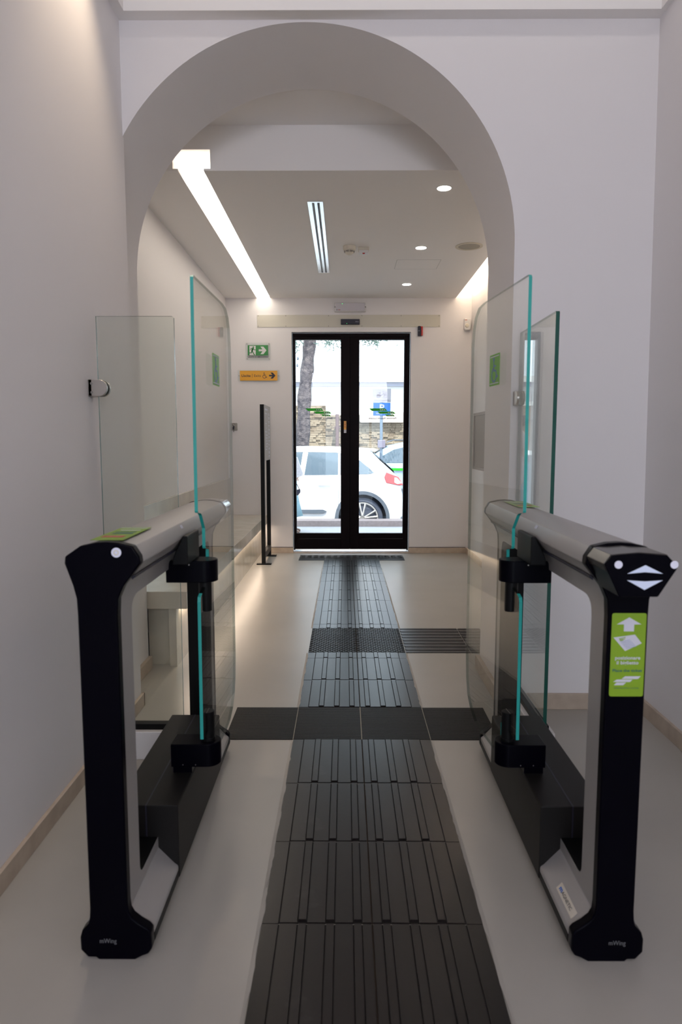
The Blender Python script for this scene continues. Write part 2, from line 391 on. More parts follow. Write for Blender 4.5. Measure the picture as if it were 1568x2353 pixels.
# ------------------------------------------------------------------ street door
dr = thing('door_1', 'dark brown framed double sliding glass door to the street', 'door', (.07, 7.88, 0)); del dr['category']; dr['kind'] = 'structure'
b = B(); FX0, FX1, FT = -.594, .732, 2.50
b.box(FX0, FX0+.016, 7.86, 7.95, .03, FT); b.box(FX1-.016, FX1, 7.86, 7.95, .03, FT); b.box(FX0+.016, FX1-.016, 7.86, 7.95, FT-.028, FT)
obj('frame', b, M_DOOR, dr, bevel=.003)
obj('floor_guide', bx(FX0, FX1, 7.87, 7.94, .006, .018), M_ALU, dr)
def leaf(x0, x1, gx0, gx1):
    b = B(); y0, y1 = 7.875, 7.935; z0, z1, g0, g1 = .04, FT-.03, .225, 2.432
    b.box(x0, gx0, y0, y1, z0, z1); b.box(gx1, x1, y0, y1, z0, z1); b.box(gx0, gx1, y0, y1, z0, g0-.065); b.box(gx0, gx1, y0+.004, y1, g0-.062, g0); b.box(gx0, gx1, y0, y1, g1, z1)
    lf = obj('leaf', b, M_DOOR, dr, bevel=.002)
    obj('pane', bx(gx0-.004, gx1+.004, 7.900, 7.908, g0-.004, g1+.004), M_GLASSD, lf)
    return lf
l1 = leaf(FX0+.018, .0565, -.562, -.048); l2 = leaf(.0575, FX1-.018, .163, .672)
obj('meeting_seal', bx(.050, .064, 7.9355, 7.945, .04, FT-.03), M_DOOR, dr)
def logo(o, ux, s, m, parent, name='logo'):
    """three slanted bars with little windows, drawn in metres for s = 1 (width .31)"""
    f = Flat(o, ux, Z, .0008)
    rows = (((0, .0), (.183, .0), (.212, -.030), (.034, -.030)), ((.095, -.035), (.275, -.035), (.304, -.061), (.124, -.061)), ((.182, -.069), (.275, -.069), (.296, -.090), (.206, -.090)))
    for r_ in rows: f.poly([(x*s, y*s) for x, y in r_[::-1]])
    return f.put(name, m, parent)
def logowin(o, ux, s, m, parent, cuts):
    f = Flat(o, ux, Z, .0014)
    for x, y, n in cuts:
        for k in range(n): f.poly([(p*s, q*s) for p, q in ((x+k*.022, y-.012), (x+.014+k*.022, y-.012), (x+.010+k*.022, y), (x-.004+k*.022, y))])
    return f.put('logo_window', m, parent)
M_DEC = mat('green_decal', (.01, .42, .005), .5); M_DECI = mat('decal_ink', (.02, .03, .10), .6)
for lf, x0 in ((l1, -.456), (l2, .275)):
    o = (x0, 7.8985, 1.665)
    logo(o, X, 1.0, M_DEC, lf); logowin(o, X, 1.0, M_WHITED, lf, ((.128, -.010, 3), (.218, -.042, 3), (.215, -.076, 3)))
    text('decal_text', 'Ferrovie Appulo Lucane', .024, M_DECI, lf, (x0 + .155, 7.8975, 1.545), ux=-X, uy=Z, width=.315, bold=.015)
st = obj('brake_sticker', bx(-.012, .016, 7.8735, 7.8748, 1.385, 1.52), M_YELLOW, l1)
Flat((-.012, 7.8733, 1.385), X, Z, .0004).rect(0, .028, 0, .038).put('sticker_foot', M_WHITED, l1)
Flat((-.012, 7.8733, 1.385), X, Z, .0004).line([(.007, .06), (.021, .08)], .004).line([(.007, .08), (.021, .06)], .004).arc(.014, .118, .008, .003, 0, 360, 14).line([(.014, .09), (.014, .10)], .01).put('sticker_mark', M_REDP, l1)

# ------------------------------------------------------------------ tactile tiles set in the floor
def tile_bars(w, l, flip=False, edge=False):
    """stoneware tile, w across, l along; narrow raised bars along l; seam side at x = 0"""
    b = B(); g = .0014
    b.box(g, w-g, g, l-g, -.006, .0008, 1)
    z = .0046; bars = [(.0025, .0255), (.0525, .1000), (.1280, .1755), (.2035, .2505)]
    nar = [(.0290, .0490), (.1035, .1245), (.1790, .2000)]
    for a, c in bars: b.box(a, c, .0032, l-.0022, 0, z-.0006)
    for a, c in nar: b.box(a, c, .0125, l-.004, 0, z+.0016)
    b.box(.2545, w-g, g, l-g, 0, .0024)
    if flip:
        for v in b.bm.verts: v.co.x = -v.co.x
    return b.mesh('tactile_tile')
def tile_obj(me, x, y, rz=0, scale=None, mats=(M_TILE, M_GAP)):
    if not me.materials:
        for m in mats: me.materials.append(m)
    o = bpy.data.objects.new('paving_tile', me); COL.objects.link(o); o.parent = floor; o.location = (x, y, 0); o.rotation_euler = (0, 0, rz)
    if scale: o.scale = scale
    return o
rows_near = [.577, .957, 1.337, 1.717, 2.097, 2.478, 2.858]
rows_mid = [(3.222, 3.605), (3.605, 3.975), (3.975, 4.086)]
rows_far = [(4.628, 4.733), (4.733, 5.10), (5.10, 5.463), (5.463, 5.84), (5.84, 6.22), (6.22, 6.59), (6.59, 6.97), (6.97, 7.333)]
CXS = .0745
tm = {}
def strip_row(y0, y1):
    k = round(y1 - y0, 2)
    if k not in tm: tm[k] = (tile_bars(.3, y1-y0), tile_bars(.3, y1-y0, True))
    tile_obj(tm[k][0], CXS, y0); tile_obj(tm[k][1], CXS, y0)
for a, c in zip(rows_near, rows_near[1:]): strip_row(a, c)
for a, c in rows_mid + rows_far: strip_row(a, c)
# ribbed dark tiles across
b = B(); b.box(.0012, .2998, .001, .363, -.006, .0015)
k = 0
while k < 27:
    y = .006 + k * .0131; b.box(.002, .299, y, y+.009, .0015, .0028); k += 1
me = b.mesh('ribbed_tile')
for x in (-.527, -.226, .0745, .375): tile_obj(me, x, 2.858, mats=(M_TILEM,))
# small-stud tiles
b = B(); b.box(.001, .299, .001, .270, -.006, .0010, 1)
for j in range(14):
    for i in range(10):
        cx = .016 + i*.0298 + (j % 2)*.0149; cy = .0105 + j*.0192
        if cx > .288: continue
        s_ = .0085
        b.box(cx-s_, cx+s_, cy-.0026, cy+.0026, .0015, .0048)
        b.box(cx-.0125, cx-.0065, cy+.003, cy+.0085, .0015, .0048); b.box(cx+.0065, cx+.0125, cy-.0085, cy-.003, .0015, .0048)
me = b.mesh('studded_tile')
for x in (-.2255, .0745):
    for y in (4.086, 4.357): tile_obj(me, x, y)
# side arm towards the right wall: bars across
tl = tile_bars(.27, .40)
b = B(); b.box(.0012, .3988, .0012, .2698, -.006, .0008, 1)
for k in range(4):
    b.box(.002, .398, .004+k*.0675, .043+k*.0675, 0, .0030); b.box(.006, .395, .047+k*.0675, .0655+k*.0675, 0, .0052)
me = b.mesh('side_tile')
b = B(); b.box(.0012, .1588, .0012, .2698, -.006, .0008, 1)
for k in range(4):
    b.box(.002, .158, .004+k*.0675, .043+k*.0675, 0, .0030); b.box(.006, .155, .047+k*.0675, .0655+k*.0675, 0, .0052)
me2 = b.mesh('side_tile_cut')
for y in (4.086, 4.357): tile_obj(me, .376, y); tile_obj(me2, .777, y)
# warning mat at the door: flat front half, studs behind
b = B(); b.box(.001, .289, 0, .335, -.006, .0022)
for j in range(2):
    for i in range(4):
        b.lathe((.037 + i*.0715, .205 + j*.085, .0022), Z, [(.024, 0), (.022, .003), (.015, .0045), (.004, .005)], 12)
me = b.mesh('domed_tile')
for k in range(4): tile_obj(me, -.506 + k*.2903, 7.336)
# joint lines and the ragged resin edge along the strip
def ragged(name, x, y0, y1, side):
    b = B(); n = int((y1-y0)/.025); p = None
    for k in range(n+1):
        y = y0 + (y1-y0)*k/n; j = random.uniform(0, .0045) + .002*math.sin(k*.7)
        q = ((x + side*.009, y, .0005), (x - side*j, y, .0032))
        if p: b.quad(p[0], q[0], q[1], p[1]); b.quad(p[1], q[1], (q[1][0], y, 0), (p[1][0], p[1][1], 0))
        p = q
    o = obj(name, b, M_FLOOR, floor); return o
for y0, y1 in ((.58, 2.85), (3.23, 4.08), (4.64, 7.33)):
    ragged('resin_edge', -.2265, y0, y1, -1); ragged('resin_edge', .3755, y0, y1, 1)
obj('joint_line', B().box(CXS-.0012, CXS+.0012, .6, 7.33, .0005, .0018), M_SEAM, floor)
obj('joint_line', B().box(-.2275, -.2250, 2.86, 3.22, .001, .003).box(.3740, .3765, 2.86, 3.22, .001, .003).box(CXS-.002, CXS+.002, 2.86, 3.22, .001, .0032), M_GROUT, floor)

# ------------------------------------------------------------------ speed gates
GY0, GY1 = 1.60, 2.76
SIL = [(.0885, 1.050), (.1035, 1.026), (.1050, 1.010), (.0640, .958), (.0500, .925), (.0470, .885), (.0470, .122), (.0930, .074), (.1010, .068), (.1035, .064),
       (.1035, .050), (-.0735, .050), (-.0735, .062), (-.0700, .072), (-.0470, .122), (-.0470, .885), (-.0490, .925), (-.0560, .958), (-.0730, 1.010), (-.0720, 1.026), (-.0360, 1.050), (.0, 1.058), (.026, 1.060), (.055, 1.058)]
CAP = [(.0885, 1.052), (.1040, 1.027), (.1060, 1.010), (.0640, .956), (.0500, .925), (.0475, .885), (.0475, .150), (.0495, .128), (.0570, .113), (.0740, .098), (.0960, .084), (.1040, .074),
       (.1050, .030), (.0960, .016), (.0800, .010), (.0620, .0), (-.0300, .0), (-.0360, .006), (-.0560, .006), (-.0740, .026), (-.0745, .060), (-.0690, .078), (-.0530, .096), (-.0490, .112), (-.0475, .135), (-.0475, .885), (-.0490, .925), (-.0560, .956), (-.0740, 1.010), (-.0725, 1.027), (-.0360, 1.052), (.0, 1.060), (.026, 1.062), (.055, 1.060)]
WING = [(-.086, .385), (.050, .385), (.050, .262), (.260, .262), (.330, .270), (.385, .295), (.425, .335), (.445, .395), (.455, .48), (.457, 1.0), (.457, 1.64), (.447, 1.70), (.425, 1.74), (.385, 1.765), (.33, 1.772), (-.082, 1.772), (-.088, 1.766),
        (-.093, 1.092), (-.090, 1.087), (-.056, 1.081), (-.044, 1.074), (-.006, 1.030), (-.006, .973), (-.002, .966), (.038, .957), (.038, .850), (-.012, .850), (-.030, .844), (-.060, .837), (-.079, .829), (-.083, .815)]
def gate(x0, s, wang, label, reader_front, lamp):
    """s = direction of the passage (+1 left gate, -1 right gate)"""
    U = Vector((s, 0, 0)); O = Vector((x0, 0, 0))
    g = thing('speed_gate', label, 'turnstile', (x0, (GY0+GY1)/2, 0), 'speed gates either side of the passage')
    def P(pts, y0, y1): return B().prism(pts, O + Y*y0, U, Z, Y, y1-y0)
    # silver ring frame
    b = P(SIL, GY0+.012, GY1-.012)
    fr = finish('tmp', b.mesh('frame'), M_SILVER)
    ct = finish('cut', B().prism(fillet([(GY0+.10, .155), (GY1-.06, .155), (GY1-.06, .906), (GY0+.10, .906)], [.03, .03, .05, .05]), O - U*.3, Y, Z, U, .6).mesh('cut'), M_SILVER)
    bo = fr.modifiers.new('b', 'BOOLEAN'); bo.object = ct; bo.operation = 'DIFFERENCE'; bo.solver = 'EXACT'
    me = baked(fr); bpy.data.objects.remove(ct); me.materials.clear()
    for p in me.polygons:      # black lining inside the ring
        c, n = p.center, p.normal
        p.material_index = 1 if (abs(n.x) < .05 and GY0+.09 < c.y < GY1-.05 and .15 < c.z < .912 and abs(c.x-x0) < .06) else 0
    frame = finish('frame', me, (M_SILVER, M_BLACKM), g, bevel=.002, smooth=True)
    # black skirting of the base rail
    pl = [(.1045, .052), (.1045, .030), (.0960, .014), (.0620, .0), (-.0360, .0), (-.0560, .006), (-.0740, .026), (-.0740, .052)]
    obj('base_rail', P(pl, GY0+.02, GY1-.02), M_BLACKM, g, bevel=.002)
    obj('end_cap', P(CAP, GY0-.012, GY0+.018), M_BLACK, g, bevel=.004, seg=3, smooth=True)
    c2 = P(CAP, GY1-.018, GY1+.012); obj('end_cap', c2, M_BLACK, g, bevel=.004, seg=3, smooth=True)
    # seams along the arm cover
    b = B()
    for sg, uu in ((1, .0775), (-1, -.062)): b.prism([(uu-.004, .9715), (uu+.0035*sg+.002, .9775), (uu+.0035*sg+.0035, .9730), (uu-.0015, .9660)], O + Y*(GY0+.02), U, Z, Y, GY1-GY0-.04)
    obj('cover_seam', b, M_INK, g)
    # drive housing over the base rail
    hp = fillet([(.1070, .030), (.1070, .250), (-.0770, .250), (-.0770, .030)], [.0, .006, .006, 0])
    h1 = P(hp, 1.872, 2.53); ho = obj('drive_housing', h1, M_HOUS, g, bevel=.002)
    obj('lid_seam', B().prism([(.012, .2498), (.016, .2498), (.016, .2506), (.012, .2506)], O + Y*1.872, U, Z, Y, .658).prism([(.012, .15), (.016, .15), (.016, .2498), (.012, .2498)], O + Y*1.8712, U, Z, Y, .0008), M_INK, ho)
    # pivots
    PY, PU, PR = 2.10, .152, .0405
    pc = Vector((x0, PY, 0)) + U*PU
    def blk(z0, z1, uin):
        pts = [(PU + PR*math.sin(a), PR*(-math.cos(a))) for a in [math.pi*k/14 for k in range(15)]] + [(uin, PR), (uin, -PR)]
        return B().prism(pts, O + Y*PY + Z*z0, U, Y, Z, z1-z0)
    pb = obj('pivot_block', blk(.865, .933, .040), M_BLACK, g, bevel=.002, smooth=True)
    obj('screw', B().cyl(O + U*.112 + Y*(PY-PR) + Z*.921, -Y, .0022, .0012, 10), M_STEEL, pb)
    pb2 = obj('pivot_block', blk(.273, .347, .040), M_BLACK, g, bevel=.002, smooth=True)
    for uu in (.118, .078): obj('screw', B().cyl(O + U*uu + Y*(PY-PR) + Z*.281, -Y, .0016, .0012, 10), M_STEEL, pb2)
    obj('block_support', bx(min(x0+s*.044, x0+s*.104), max(x0+s*.044, x0+s*.104), PY-.03, PY+.035, .20, .273), M_BLACK, g)
    b = B(); b.cyl(pc + Z*.769, Z, .0200, .096, 28)
    cu = obj('clamp_tube', b, M_BLACKM, g, smooth=True, bevel=.001)
    b = B(); b.cyl(pc + Z*.347, Z, .0225, .010, 28); b.cyl(pc + Z*.355, Z, .0200, .087, 28)
    cl = obj('clamp_tube', b, M_BLACKM, g, smooth=True, bevel=.001)
    dirv = Vector((math.sin(wang), math.cos(wang), 0)); nrm = Vector((math.cos(wang), -math.sin(wang), 0))
    obj('slit', B().prism([(-.0200, .441), (.0200, .441), (.0200, .4428), (-.0200, .4428)], pc - nrm*.0008, dirv, Z, nrm, .0016), M_GREY, cl)
    # arm guard above the block
    gp = [(.126, 1.020), (.112, 1.020), (.104, 1.000), (.092, .980), (.082, .955), (.080, .934), (.126, .934)]
    obj('arm_guard', P(gp, 1.985, 2.145), M_BLACKM, g, bevel=.003)
    # swinging wing
    wg = B().prism(WING[::-1], pc - nrm*.005, dirv, Z, nrm, .010, 0, 1)
    wg.bm.normal_update(); bmesh.ops.recalc_face_normals(wg.bm, faces=wg.bm.faces)
    for fc in wg.bm.faces:
        if fc.material_index == 1 and fc.normal.dot(-dirv) < .35: fc.material_index = 2
    w = obj('wing_pane', wg, (M_GLASS, M_EDGE, M_RIMG), g)
    # wheelchair sticker on the pane, on the passage side
    s0, s1 = .142, .242; cs = nrm*s; rd_ = dirv*s; so = s0 if s > 0 else s1; W_ = s1 - s0; m_ = .007
    def SF(k): return Flat(pc + cs*(.0055 + .0007*k) + dirv*so + Z*1.480, rd_, Z, .0006)
    SF(0).rect(0, W_, 0, .102, .004).put('accessible_sticker', M_GREENS, w)
    SF(1).rect(m_, W_-m_, m_-.001, m_+.002).put('sticker_line', M_WHITED, w); SF(1).rect(m_, W_-m_, .102-m_-.002, .102-m_+.001).put('sticker_line', M_WHITED, w)
    wheelchair(SF(1), W_*.47, .050, .078).put('wheelchair_symbol', M_VIOLET, w)
    # little indicator tile on the arm cover chamfer
    nchm = (U*.030 + Z*.024).normalized()
    f = Flat(O + U*.0965 + Y*2.045 + Z*1.0405, Y*s*-1, (U*-.6 + Z).normalized(), .0012)
    f.rect(-.010, .010, -.005, .006, .001); f.put('indicator_tile', M_WHITED, g)
    # front writing
    text('model_text', 'mWing', .0175, M_MODEL, g, (x0 + .004*(-s) + (0.0 if s > 0 else .004), GY0-.0122, .046), width=.042)
    # reader head
    rp = [(.0895, 1.050), (.1045, 1.030), (.0700, .958), (-.0155, .958), (-.0565, 1.024), (-.0325, 1.050), (.028, 1.055)]
    ya, yb = (1.475, GY0-.012) if reader_front else (GY1+.012, GY1+.13)
    rd = obj('ticket_reader', P(fillet(rp, [.004, .004, .006, .006, .004, .004, 0], 3), ya, yb), M_BLACK if reader_front else M_CHROME, g, bevel=.0015, smooth=True)
    if reader_front:
        b = P([(.0900, 1.0515), (.1050, 1.031), (.0990, 1.014), (-.052, 1.014), (-.0580, 1.025), (-.0330, 1.0515), (.028, 1.0565)], ya+.006, yb-.004)
        obj('smoked_cover', b, mat('smoked_plastic', (.035, .030, .028), .2, spec=.45), rd, bevel=.001)
        f = Flat(O + Y*(ya-.0003), -U, Z, .0006)   # reads left to right for the viewer
        cx = -.0155
        f = Flat(Vector((x0 - .0155, ya-.0002, 0)), X, Z, .0006)
        f.poly([(-.039, 1.0100), (.0, 1.0135), (.039, 1.0100), (.0, 1.0290)]).put('signal_arrow', M_ARROW, rd)
        f = Flat(Vector((x0 - .0155, ya-.0002, 0)), X, Z, .0006)
        f.poly([(-.039, .9955), (.0, .9740), (.039, .9955), (.0, .9930)]).put('signal_arrow', M_ARROW, rd)
        for q in (-.0745, .0475): obj('reader_lamp', B().cyl((x0 + q, ya, 1.0300), -Y, .0087, .001, 24), M_LAMPW, rd)
        # ticket sticker on the post
        sx0, sx1, sz0, sz1 = x0-.0385, x0+.0430, .689, .893
        f = Flat((0, GY0-.0122, 0), X, Z, .0005); f.rect(sx0, sx1, sz0, sz1, .006); stk = f.put('ticket_sticker', M_GREEN, g)
        cx = (sx0+sx1)/2; f = Flat((0, GY0-.0128, 0), X, Z, .0005)
        f.poly([(cx-.012, .849), (cx+.012, .849), (cx+.012, .866), (cx+.029, .866), (cx, .883), (cx-.029, .866), (cx-.012, .866)]); f.put('sticker_arrow', M_WHITED, stk)
        f = Flat((0, GY0-.0128, 0), X, Z, .0005); tk = [(-.036, .834), (-.007, .801), (.032, .820), (.015, .841)]
        f.poly([(cx+p, q) for p, q in tk]); f.put('ticket_picture', M_WHITED, stk)
        f = Flat((0, GY0-.0134, 0), X, Z, .0004)
        for a, c in (((-.022, .831), (-.008, .8345)), ((-.021, .8285), (-.009, .8305)), ((-.020, .8265), (-.013, .8275))): f.line([(cx+a[0], a[1]), (cx+c[0], c[1])], .0018)
        f.put('ticket_logo', M_GREEN, stk)
        f = Flat((0, GY0-.0134, 0), X, Z, .0004)
        for k in range(6): f.line([(cx-.019+k*.0028, .8235-k*.0032), (cx+.004+k*.0030, .8285-k*.0032)], .0007)
        f.put('ticket_lines', M_VIOLET, stk)
        text('sticker_text', 'posizionare', .0118, M_WHITED, stk, (cx, GY0-.0128, .7805), bold=.02, width=.060)
        text('sticker_text', 'il biglietto', .0118, M_WHITED, stk, (cx, GY0-.0128, .7685), bold=.02, width=.052)
        text('sticker_text', 'Place the ticket', .0095, M_BLUEINK, stk, (cx, GY0-.0128, .7500), bold=.015, width=.070)
        f = Flat((0, GY0-.0128, 0), X, Z, .0005)
        for r_ in (((-.032, .7250), (.008, .7250), (.014, .7310), (-.024, .7310)), ((-.012, .7325), (.027, .7325), (.033, .7390), (-.004, .7390)), ((-.030, .7170), (-.008, .7170), (-.001, .7235), (-.024, .7235))): f.poly([(cx+p, q) for p, q in r_])
        f.put('sticker_logo', M_WHITED, stk)
        text('sticker_text', 'FERROVIE APPULO LUCANE', .0042, M_BLUEINK, stk, (cx, GY0-.0128, .7085), width=.058)
        # maker's label on the inner slope of the base
        n_ = (U*.048 + Z*.046).normalized(); up_ = (U*-.046 + Z*.048).normalized()
        o_ = O + U*.0915 + Y*1.700 + Z*.0765
        f = Flat(o_, -Y, up_, .0006)
        if (Vector(f.un) - n_).length > 1: f.un = -f.un
        f.rect(-.062, .062, .001, .024, .002); lb = f.put('maker_label', M_CREAM, g)
        o2 = o_ + n_*.0008 + up_*.008 - Y*.004
        text('label_text', 'AGNETIC', .013, M_INK, lb, o2, ux=-Y, uy=up_, width=.072)
        text('label_text', 'm', .017, mat('label_blue', (.02, .15, .6), .5), lb, o2 + Y*.046, ux=-Y, uy=up_, bold=.03, width=.018)
    if lamp:
        lm = obj('signal_lamp', B().cyl(O + U*.0505 + Y*(GY0-.012) + Z*1.0370, -Y, .0118, .002, 28), M_LAMPW, g, bevel=.0006)
        obj('lamp_core', B().ring(O + U*.0505 + Y*(GY0-.0142) + Z*1.0370, -Y, .004, .0065, .0006, 20), M_CREAM, lm)
    return g
gl = gate(-.5895, 1, R(1.5), 'left speed gate with round white lamp on its black end', False, True)
gr = gate(.6725, -1, -R(6.4), 'right speed gate with arrow reader and green ticket sticker', True, False)
# green notices lying on the arm covers
def cover_notice(g, x0, x1, y0, y1, sk):
    f = Flat((0, 0, 1.0618), X, Y, .0006)
    f.poly([(x0, y0), (x1, y0), (x1+sk, y1), (x0+sk, y1)]); n = f.put('cover_notice', M_GREEN, g)
    f = Flat((0, 0, 1.0626), X, Y, .0004)
    w = x1-x0; h = y1-y0
    f.rect(x0+w*.12, x0+w*.80, y0+h*.18, y0+h*.30); f.put('notice_band', M_REDP, n)
    f = Flat((0, 0, 1.0626), X, Y, .0004)
    f.rect(x0+w*.20, x0+w*.85, y0+h*.44, y0+h*.50); f.rect(x0+w*.20, x0+w*.85, y0+h*.56, y0+h*.60); f.put('notice_lines', M_BLUEINK, n)
    f = Flat((0, 0, 1.0626), X, Y, .0004)
    f.rect(x0+w*.20, x0+w*.85, y0+h*.72, y0+h*.76); f.rect(x0+w*.05, x0+w*.95, y0+h*.90, y0+h*.93); f.put('notice_text', M_WHITED, n)
cover_notice(gl, -.612, -.532, 1.62, 1.86, 0.0)
cover_notice(gr, .622, .700, 2.44, 2.68, 0.0)

# ------------------------------------------------------------------ fixed glass infill beside the gates
t = thing('glass_barrier', 'fixed glass panel between the left wall and the left gate', 'glass panel', (-.83, 2.71, 0))
PW = [(-.968, .140), (-.6645, .140), (-.6645, 1.772), (-.671, 1.779), (-.968, 1.779)]
obj('pane', B().prism(PW, (0, 2.705, 0), X, Z, Y, .010, 0, 1), (M_GLASSB, M_EDGEG), t)
obj('bottom_channel', bx(-.985, -.6655, 2.692, 2.728, .118, .142), M_BLACKM, t)
obj('curb', bx(-.985, -.6655, 2.67, 2.75, 0, .118), M_WHITE, t, bevel=.003)
pts = [(-.999, 1.471), (-.958, 1.471)] + [(-.958 + .032*math.sin(a), 1.503 - .032*math.cos(a)) for a in [math.pi*k/12 for k in range(1, 12)]] + [(-.958, 1.535), (-.999, 1.535)]
cl = obj('wall_clamp', B().prism(pts, (0, 2.685, 0), X, Z, Y, .012).prism(pts, (0, 2.722, 0), X, Z, Y, .012).box(-1.0, -.985, 2.685, 2.734, 1.471, 1.535), M_STEEL, t, bevel=.0015, smooth=True)
for z in (1.484, 1.518): obj('bolt', B().cyl((-.986, 2.685, z+.002), -Y, .005, .001, 16), M_GREY, cl)
t = thing('glass_barrier', 'fixed glass panel between the right gate and the arch wall', 'glass panel', (.81, 2.95, 0))
PW = [(2.66, .150), (3.19, .150), (3.19, 1.789), (2.665, 1.789), (2.66, 1.784)]
pb_ = B().prism(PW, (.801, 0, 0), Y, Z, X, .015, 0, 1); bmesh.ops.recalc_face_normals(pb_.bm, faces=pb_.bm.faces)
for fc in pb_.bm.faces:
    if fc.material_index == 1 and fc.normal.y > -.5: fc.material_index = 2
obj('pane', pb_, (M_GLASSB, M_EDGED, M_RIMG), t)
obj('bottom_channel', bx(.790, .826, 2.66, YA-.017, .128, .152), M_BLACKM, t)
obj('curb', bx(.770, .846, 2.64, YA-.017, 0, .128), M_WHITE, t, bevel=.003)
pts = [(YA-.001, 1.461), (YA-.045, 1.461)] + [(YA-.045 - .032*math.sin(a), 1.493 - .032*math.cos(a)) for a in [math.pi*k/12 for k in range(1, 12)]] + [(YA-.045, 1.525), (YA-.001, 1.525)]
cl = obj('wall_clamp', B().prism(pts, (.782, 0, 0), Y, Z, X, .012).prism(pts, (.822, 0, 0), Y, Z, X, .012).box(.782, .834, YA-.015, YA, 1.461, 1.525), M_STEEL, t, bevel=.0015, smooth=True)

# ------------------------------------------------------------------ stone bench
t = thing('stone_bench', 'long pale stone bench along the left vestibule wall', 'bench', (-1.12, 5.8, 0))
ys = [3.805, 5.15, 6.50, 7.845]
for a, c in zip(ys, ys[1:]):
    obj('seat_slab', bx(XBL+.002, -.900, a+.001, c-.001, .345, .445), M_BENCH, t, bevel=.0015)
    obj('plinth_slab', bx(-1.01, -.968, a+.001+(.02 if a < 4 else 0), c-.001, 0, .344), M_BENCH, t, bevel=.001)
    obj('back_slab', bx(XBL+.001, XBL+.022, a+.001, c-.001, .446, .870), M_BENCH, t, bevel=.001)
obj('end_slab', bx(-1.14, -1.01, 3.87, 3.91, 0, .344), M_BENCH, t, bevel=.001)
obj('led_profile', bx(-.950, -.935, 3.85, 7.83, .338, .3445), M_ALU, t)
light('bench_light', 'AREA', (-.9425, 5.85, .336), (0, 0, 0), 7, (1, .80, .62), .012, 3.9, label='hidden warm strip light under the front edge of the stone bench', cat='light')

# ------------------------------------------------------------------ standing map sign
t = thing('map_stand', 'tall black framed stand with grey tactile map by the bench', 'sign', (-.85, 7.35, 0))
for y in (7.07, 7.60):
    obj('post', bx(-.874, -.834, y, y+.04, .012, 1.668), M_BLACKM, t, bevel=.001)
    ft = obj('foot_plate', bx(-.927, -.775, y-.005, y+.05, 0, .012), M_BLACKM, t, bevel=.001)
    for x in (-.915, -.787): obj('foot_bolt', B().cyl((x, y+.02, .012), Z, .005, .004, 8), M_STEEL, ft)
obj('cross_bar', bx(-.874, -.834, 7.11, 7.60, .07, .13), M_BLACKM, t, bevel=.001)
obj('top_bar', bx(-.874, -.834, 7.11, 7.60, 1.628, 1.668), M_BLACKM, t, bevel=.001)
pn = obj('map_panel', bx(-.8335, -.829, 7.075, 7.635, 1.09, 1.665), mat('map_grey', (.26, .235, .21), .3, spec=.5), t, bevel=.001)
f = Flat((-.829, 7.635, 1.09), -Y, Z, .0006)
f = Flat((-.829, 7.075, 1.09), Y, Z, .0006)      # seen from the passage
f.line([(.07, .44), (.07, .49), (.26, .49), (.26, .41)], .006)
for q in ((.10, .385, .20), (.16, .34, .21), (.06, .30, .26), (.12, .265, .30), (.10, .235, .27), (.15, .205, .26), (.14, .175, .30), (.12, .145, .27), (.09, .115, .22)): f.line([(q[0], q[1]), (q[2], q[1])], .006)
for q in (.13, .20, .24): f.line([(q, .11), (q, .29)], .004)
f.line([(.20, .30), (.20, .42)], .003); f.put('map_lines', M_WHITED, pn)
f = Flat((-.829, 7.075, 1.09), Y, Z, .0006)
for k in range(12):
    z = .49 - k*.041; f.rect(.36, .36+random.uniform(.09, .14), z, z+.009); f.rect(.38, .38+random.uniform(.05, .09), z-.013, z-.006)
for k in range(5): f.rect(.05+k*.05, .09+k*.05, .525, .540)
f.put('map_legend', M_WHITED, pn, kind='stuff')

# ------------------------------------------------------------------ things on the door wall
yw = YW - .0005
def plate_screws(parent, pts, y, r=.006, ln=.012):
    for x, z in pts: obj('standoff', B().cyl((x, y, z), -Y, r, ln, 12), M_STEEL, parent)
t = thing('emergency_exit_sign', 'green running-man exit sign with arrow on a clear plate', 'sign', (-.98, yw, 2.20))
pn = obj('clear_plate', B().prism(fillet([(-1.122, 2.198), (-.840, 2.198), (-.840, 2.392), (-1.122, 2.392)], .01), (0, yw-.018, 0), X, Z, Y, .004), M_GLASSD, t)
plate_screws(t, ((-1.105, 2.382), (-.857, 2.382), (-1.105, 2.215), (-.857, 2.215)), yw, .006, .020)
yy = yw - .0185
f = Flat((-1.096, yy, 2.252), X, Z, .0008); f.rect(0, .230, 0, .114); gp = f.put('green_field', M_GREENE, t)
f = Flat((-1.096, yy-.001, 2.252), X, Z, .0006); f.rect(.020, .090, .002, .106)
f.poly([(.124, .046), (.166, .046), (.143, .014), (.176, .014), (.212, .057), (.176, .098), (.143, .098), (.166, .068), (.124, .068)]); f.put('white_field', M_WHITE, gp)
f = Flat((-1.096, yy-.0018, 2.252), X, Z, .0006)
f.disc(.064, .093, .0075, 16); f.line([(.062, .080), (.052, .062), (.048, .046)], .017)
f.line([(.060, .080), (.040, .078), (.030, .064)], .007); f.line([(.062, .078), (.072, .062), (.090, .062)], .007)
f.line([(.050, .048), (.062, .030), (.072, .008), (.079, .010)], .009); f.line([(.047, .046), (.043, .030), (.022, .028), (.014, .022)], .009); f.put('running_man', M_GREENE, gp)
text('sign_text', 'USCITA DI EMERGENZA', .020, M_INK, t, (-.981, yy, 2.228), bold=.01, width=.232)
t = thing('accessible_exit_sign', 'long amber Uscite Exits sign with wheelchair and arrow', 'sign', (-.977, yw, 1.972))
obj('clear_plate', B().prism(fillet([(-1.215, 1.965), (-.738, 1.965), (-.738, 2.090), (-1.215, 2.090)], .008), (0, yw-.018, 0), X, Z, Y, .004), M_GLASSD, t)
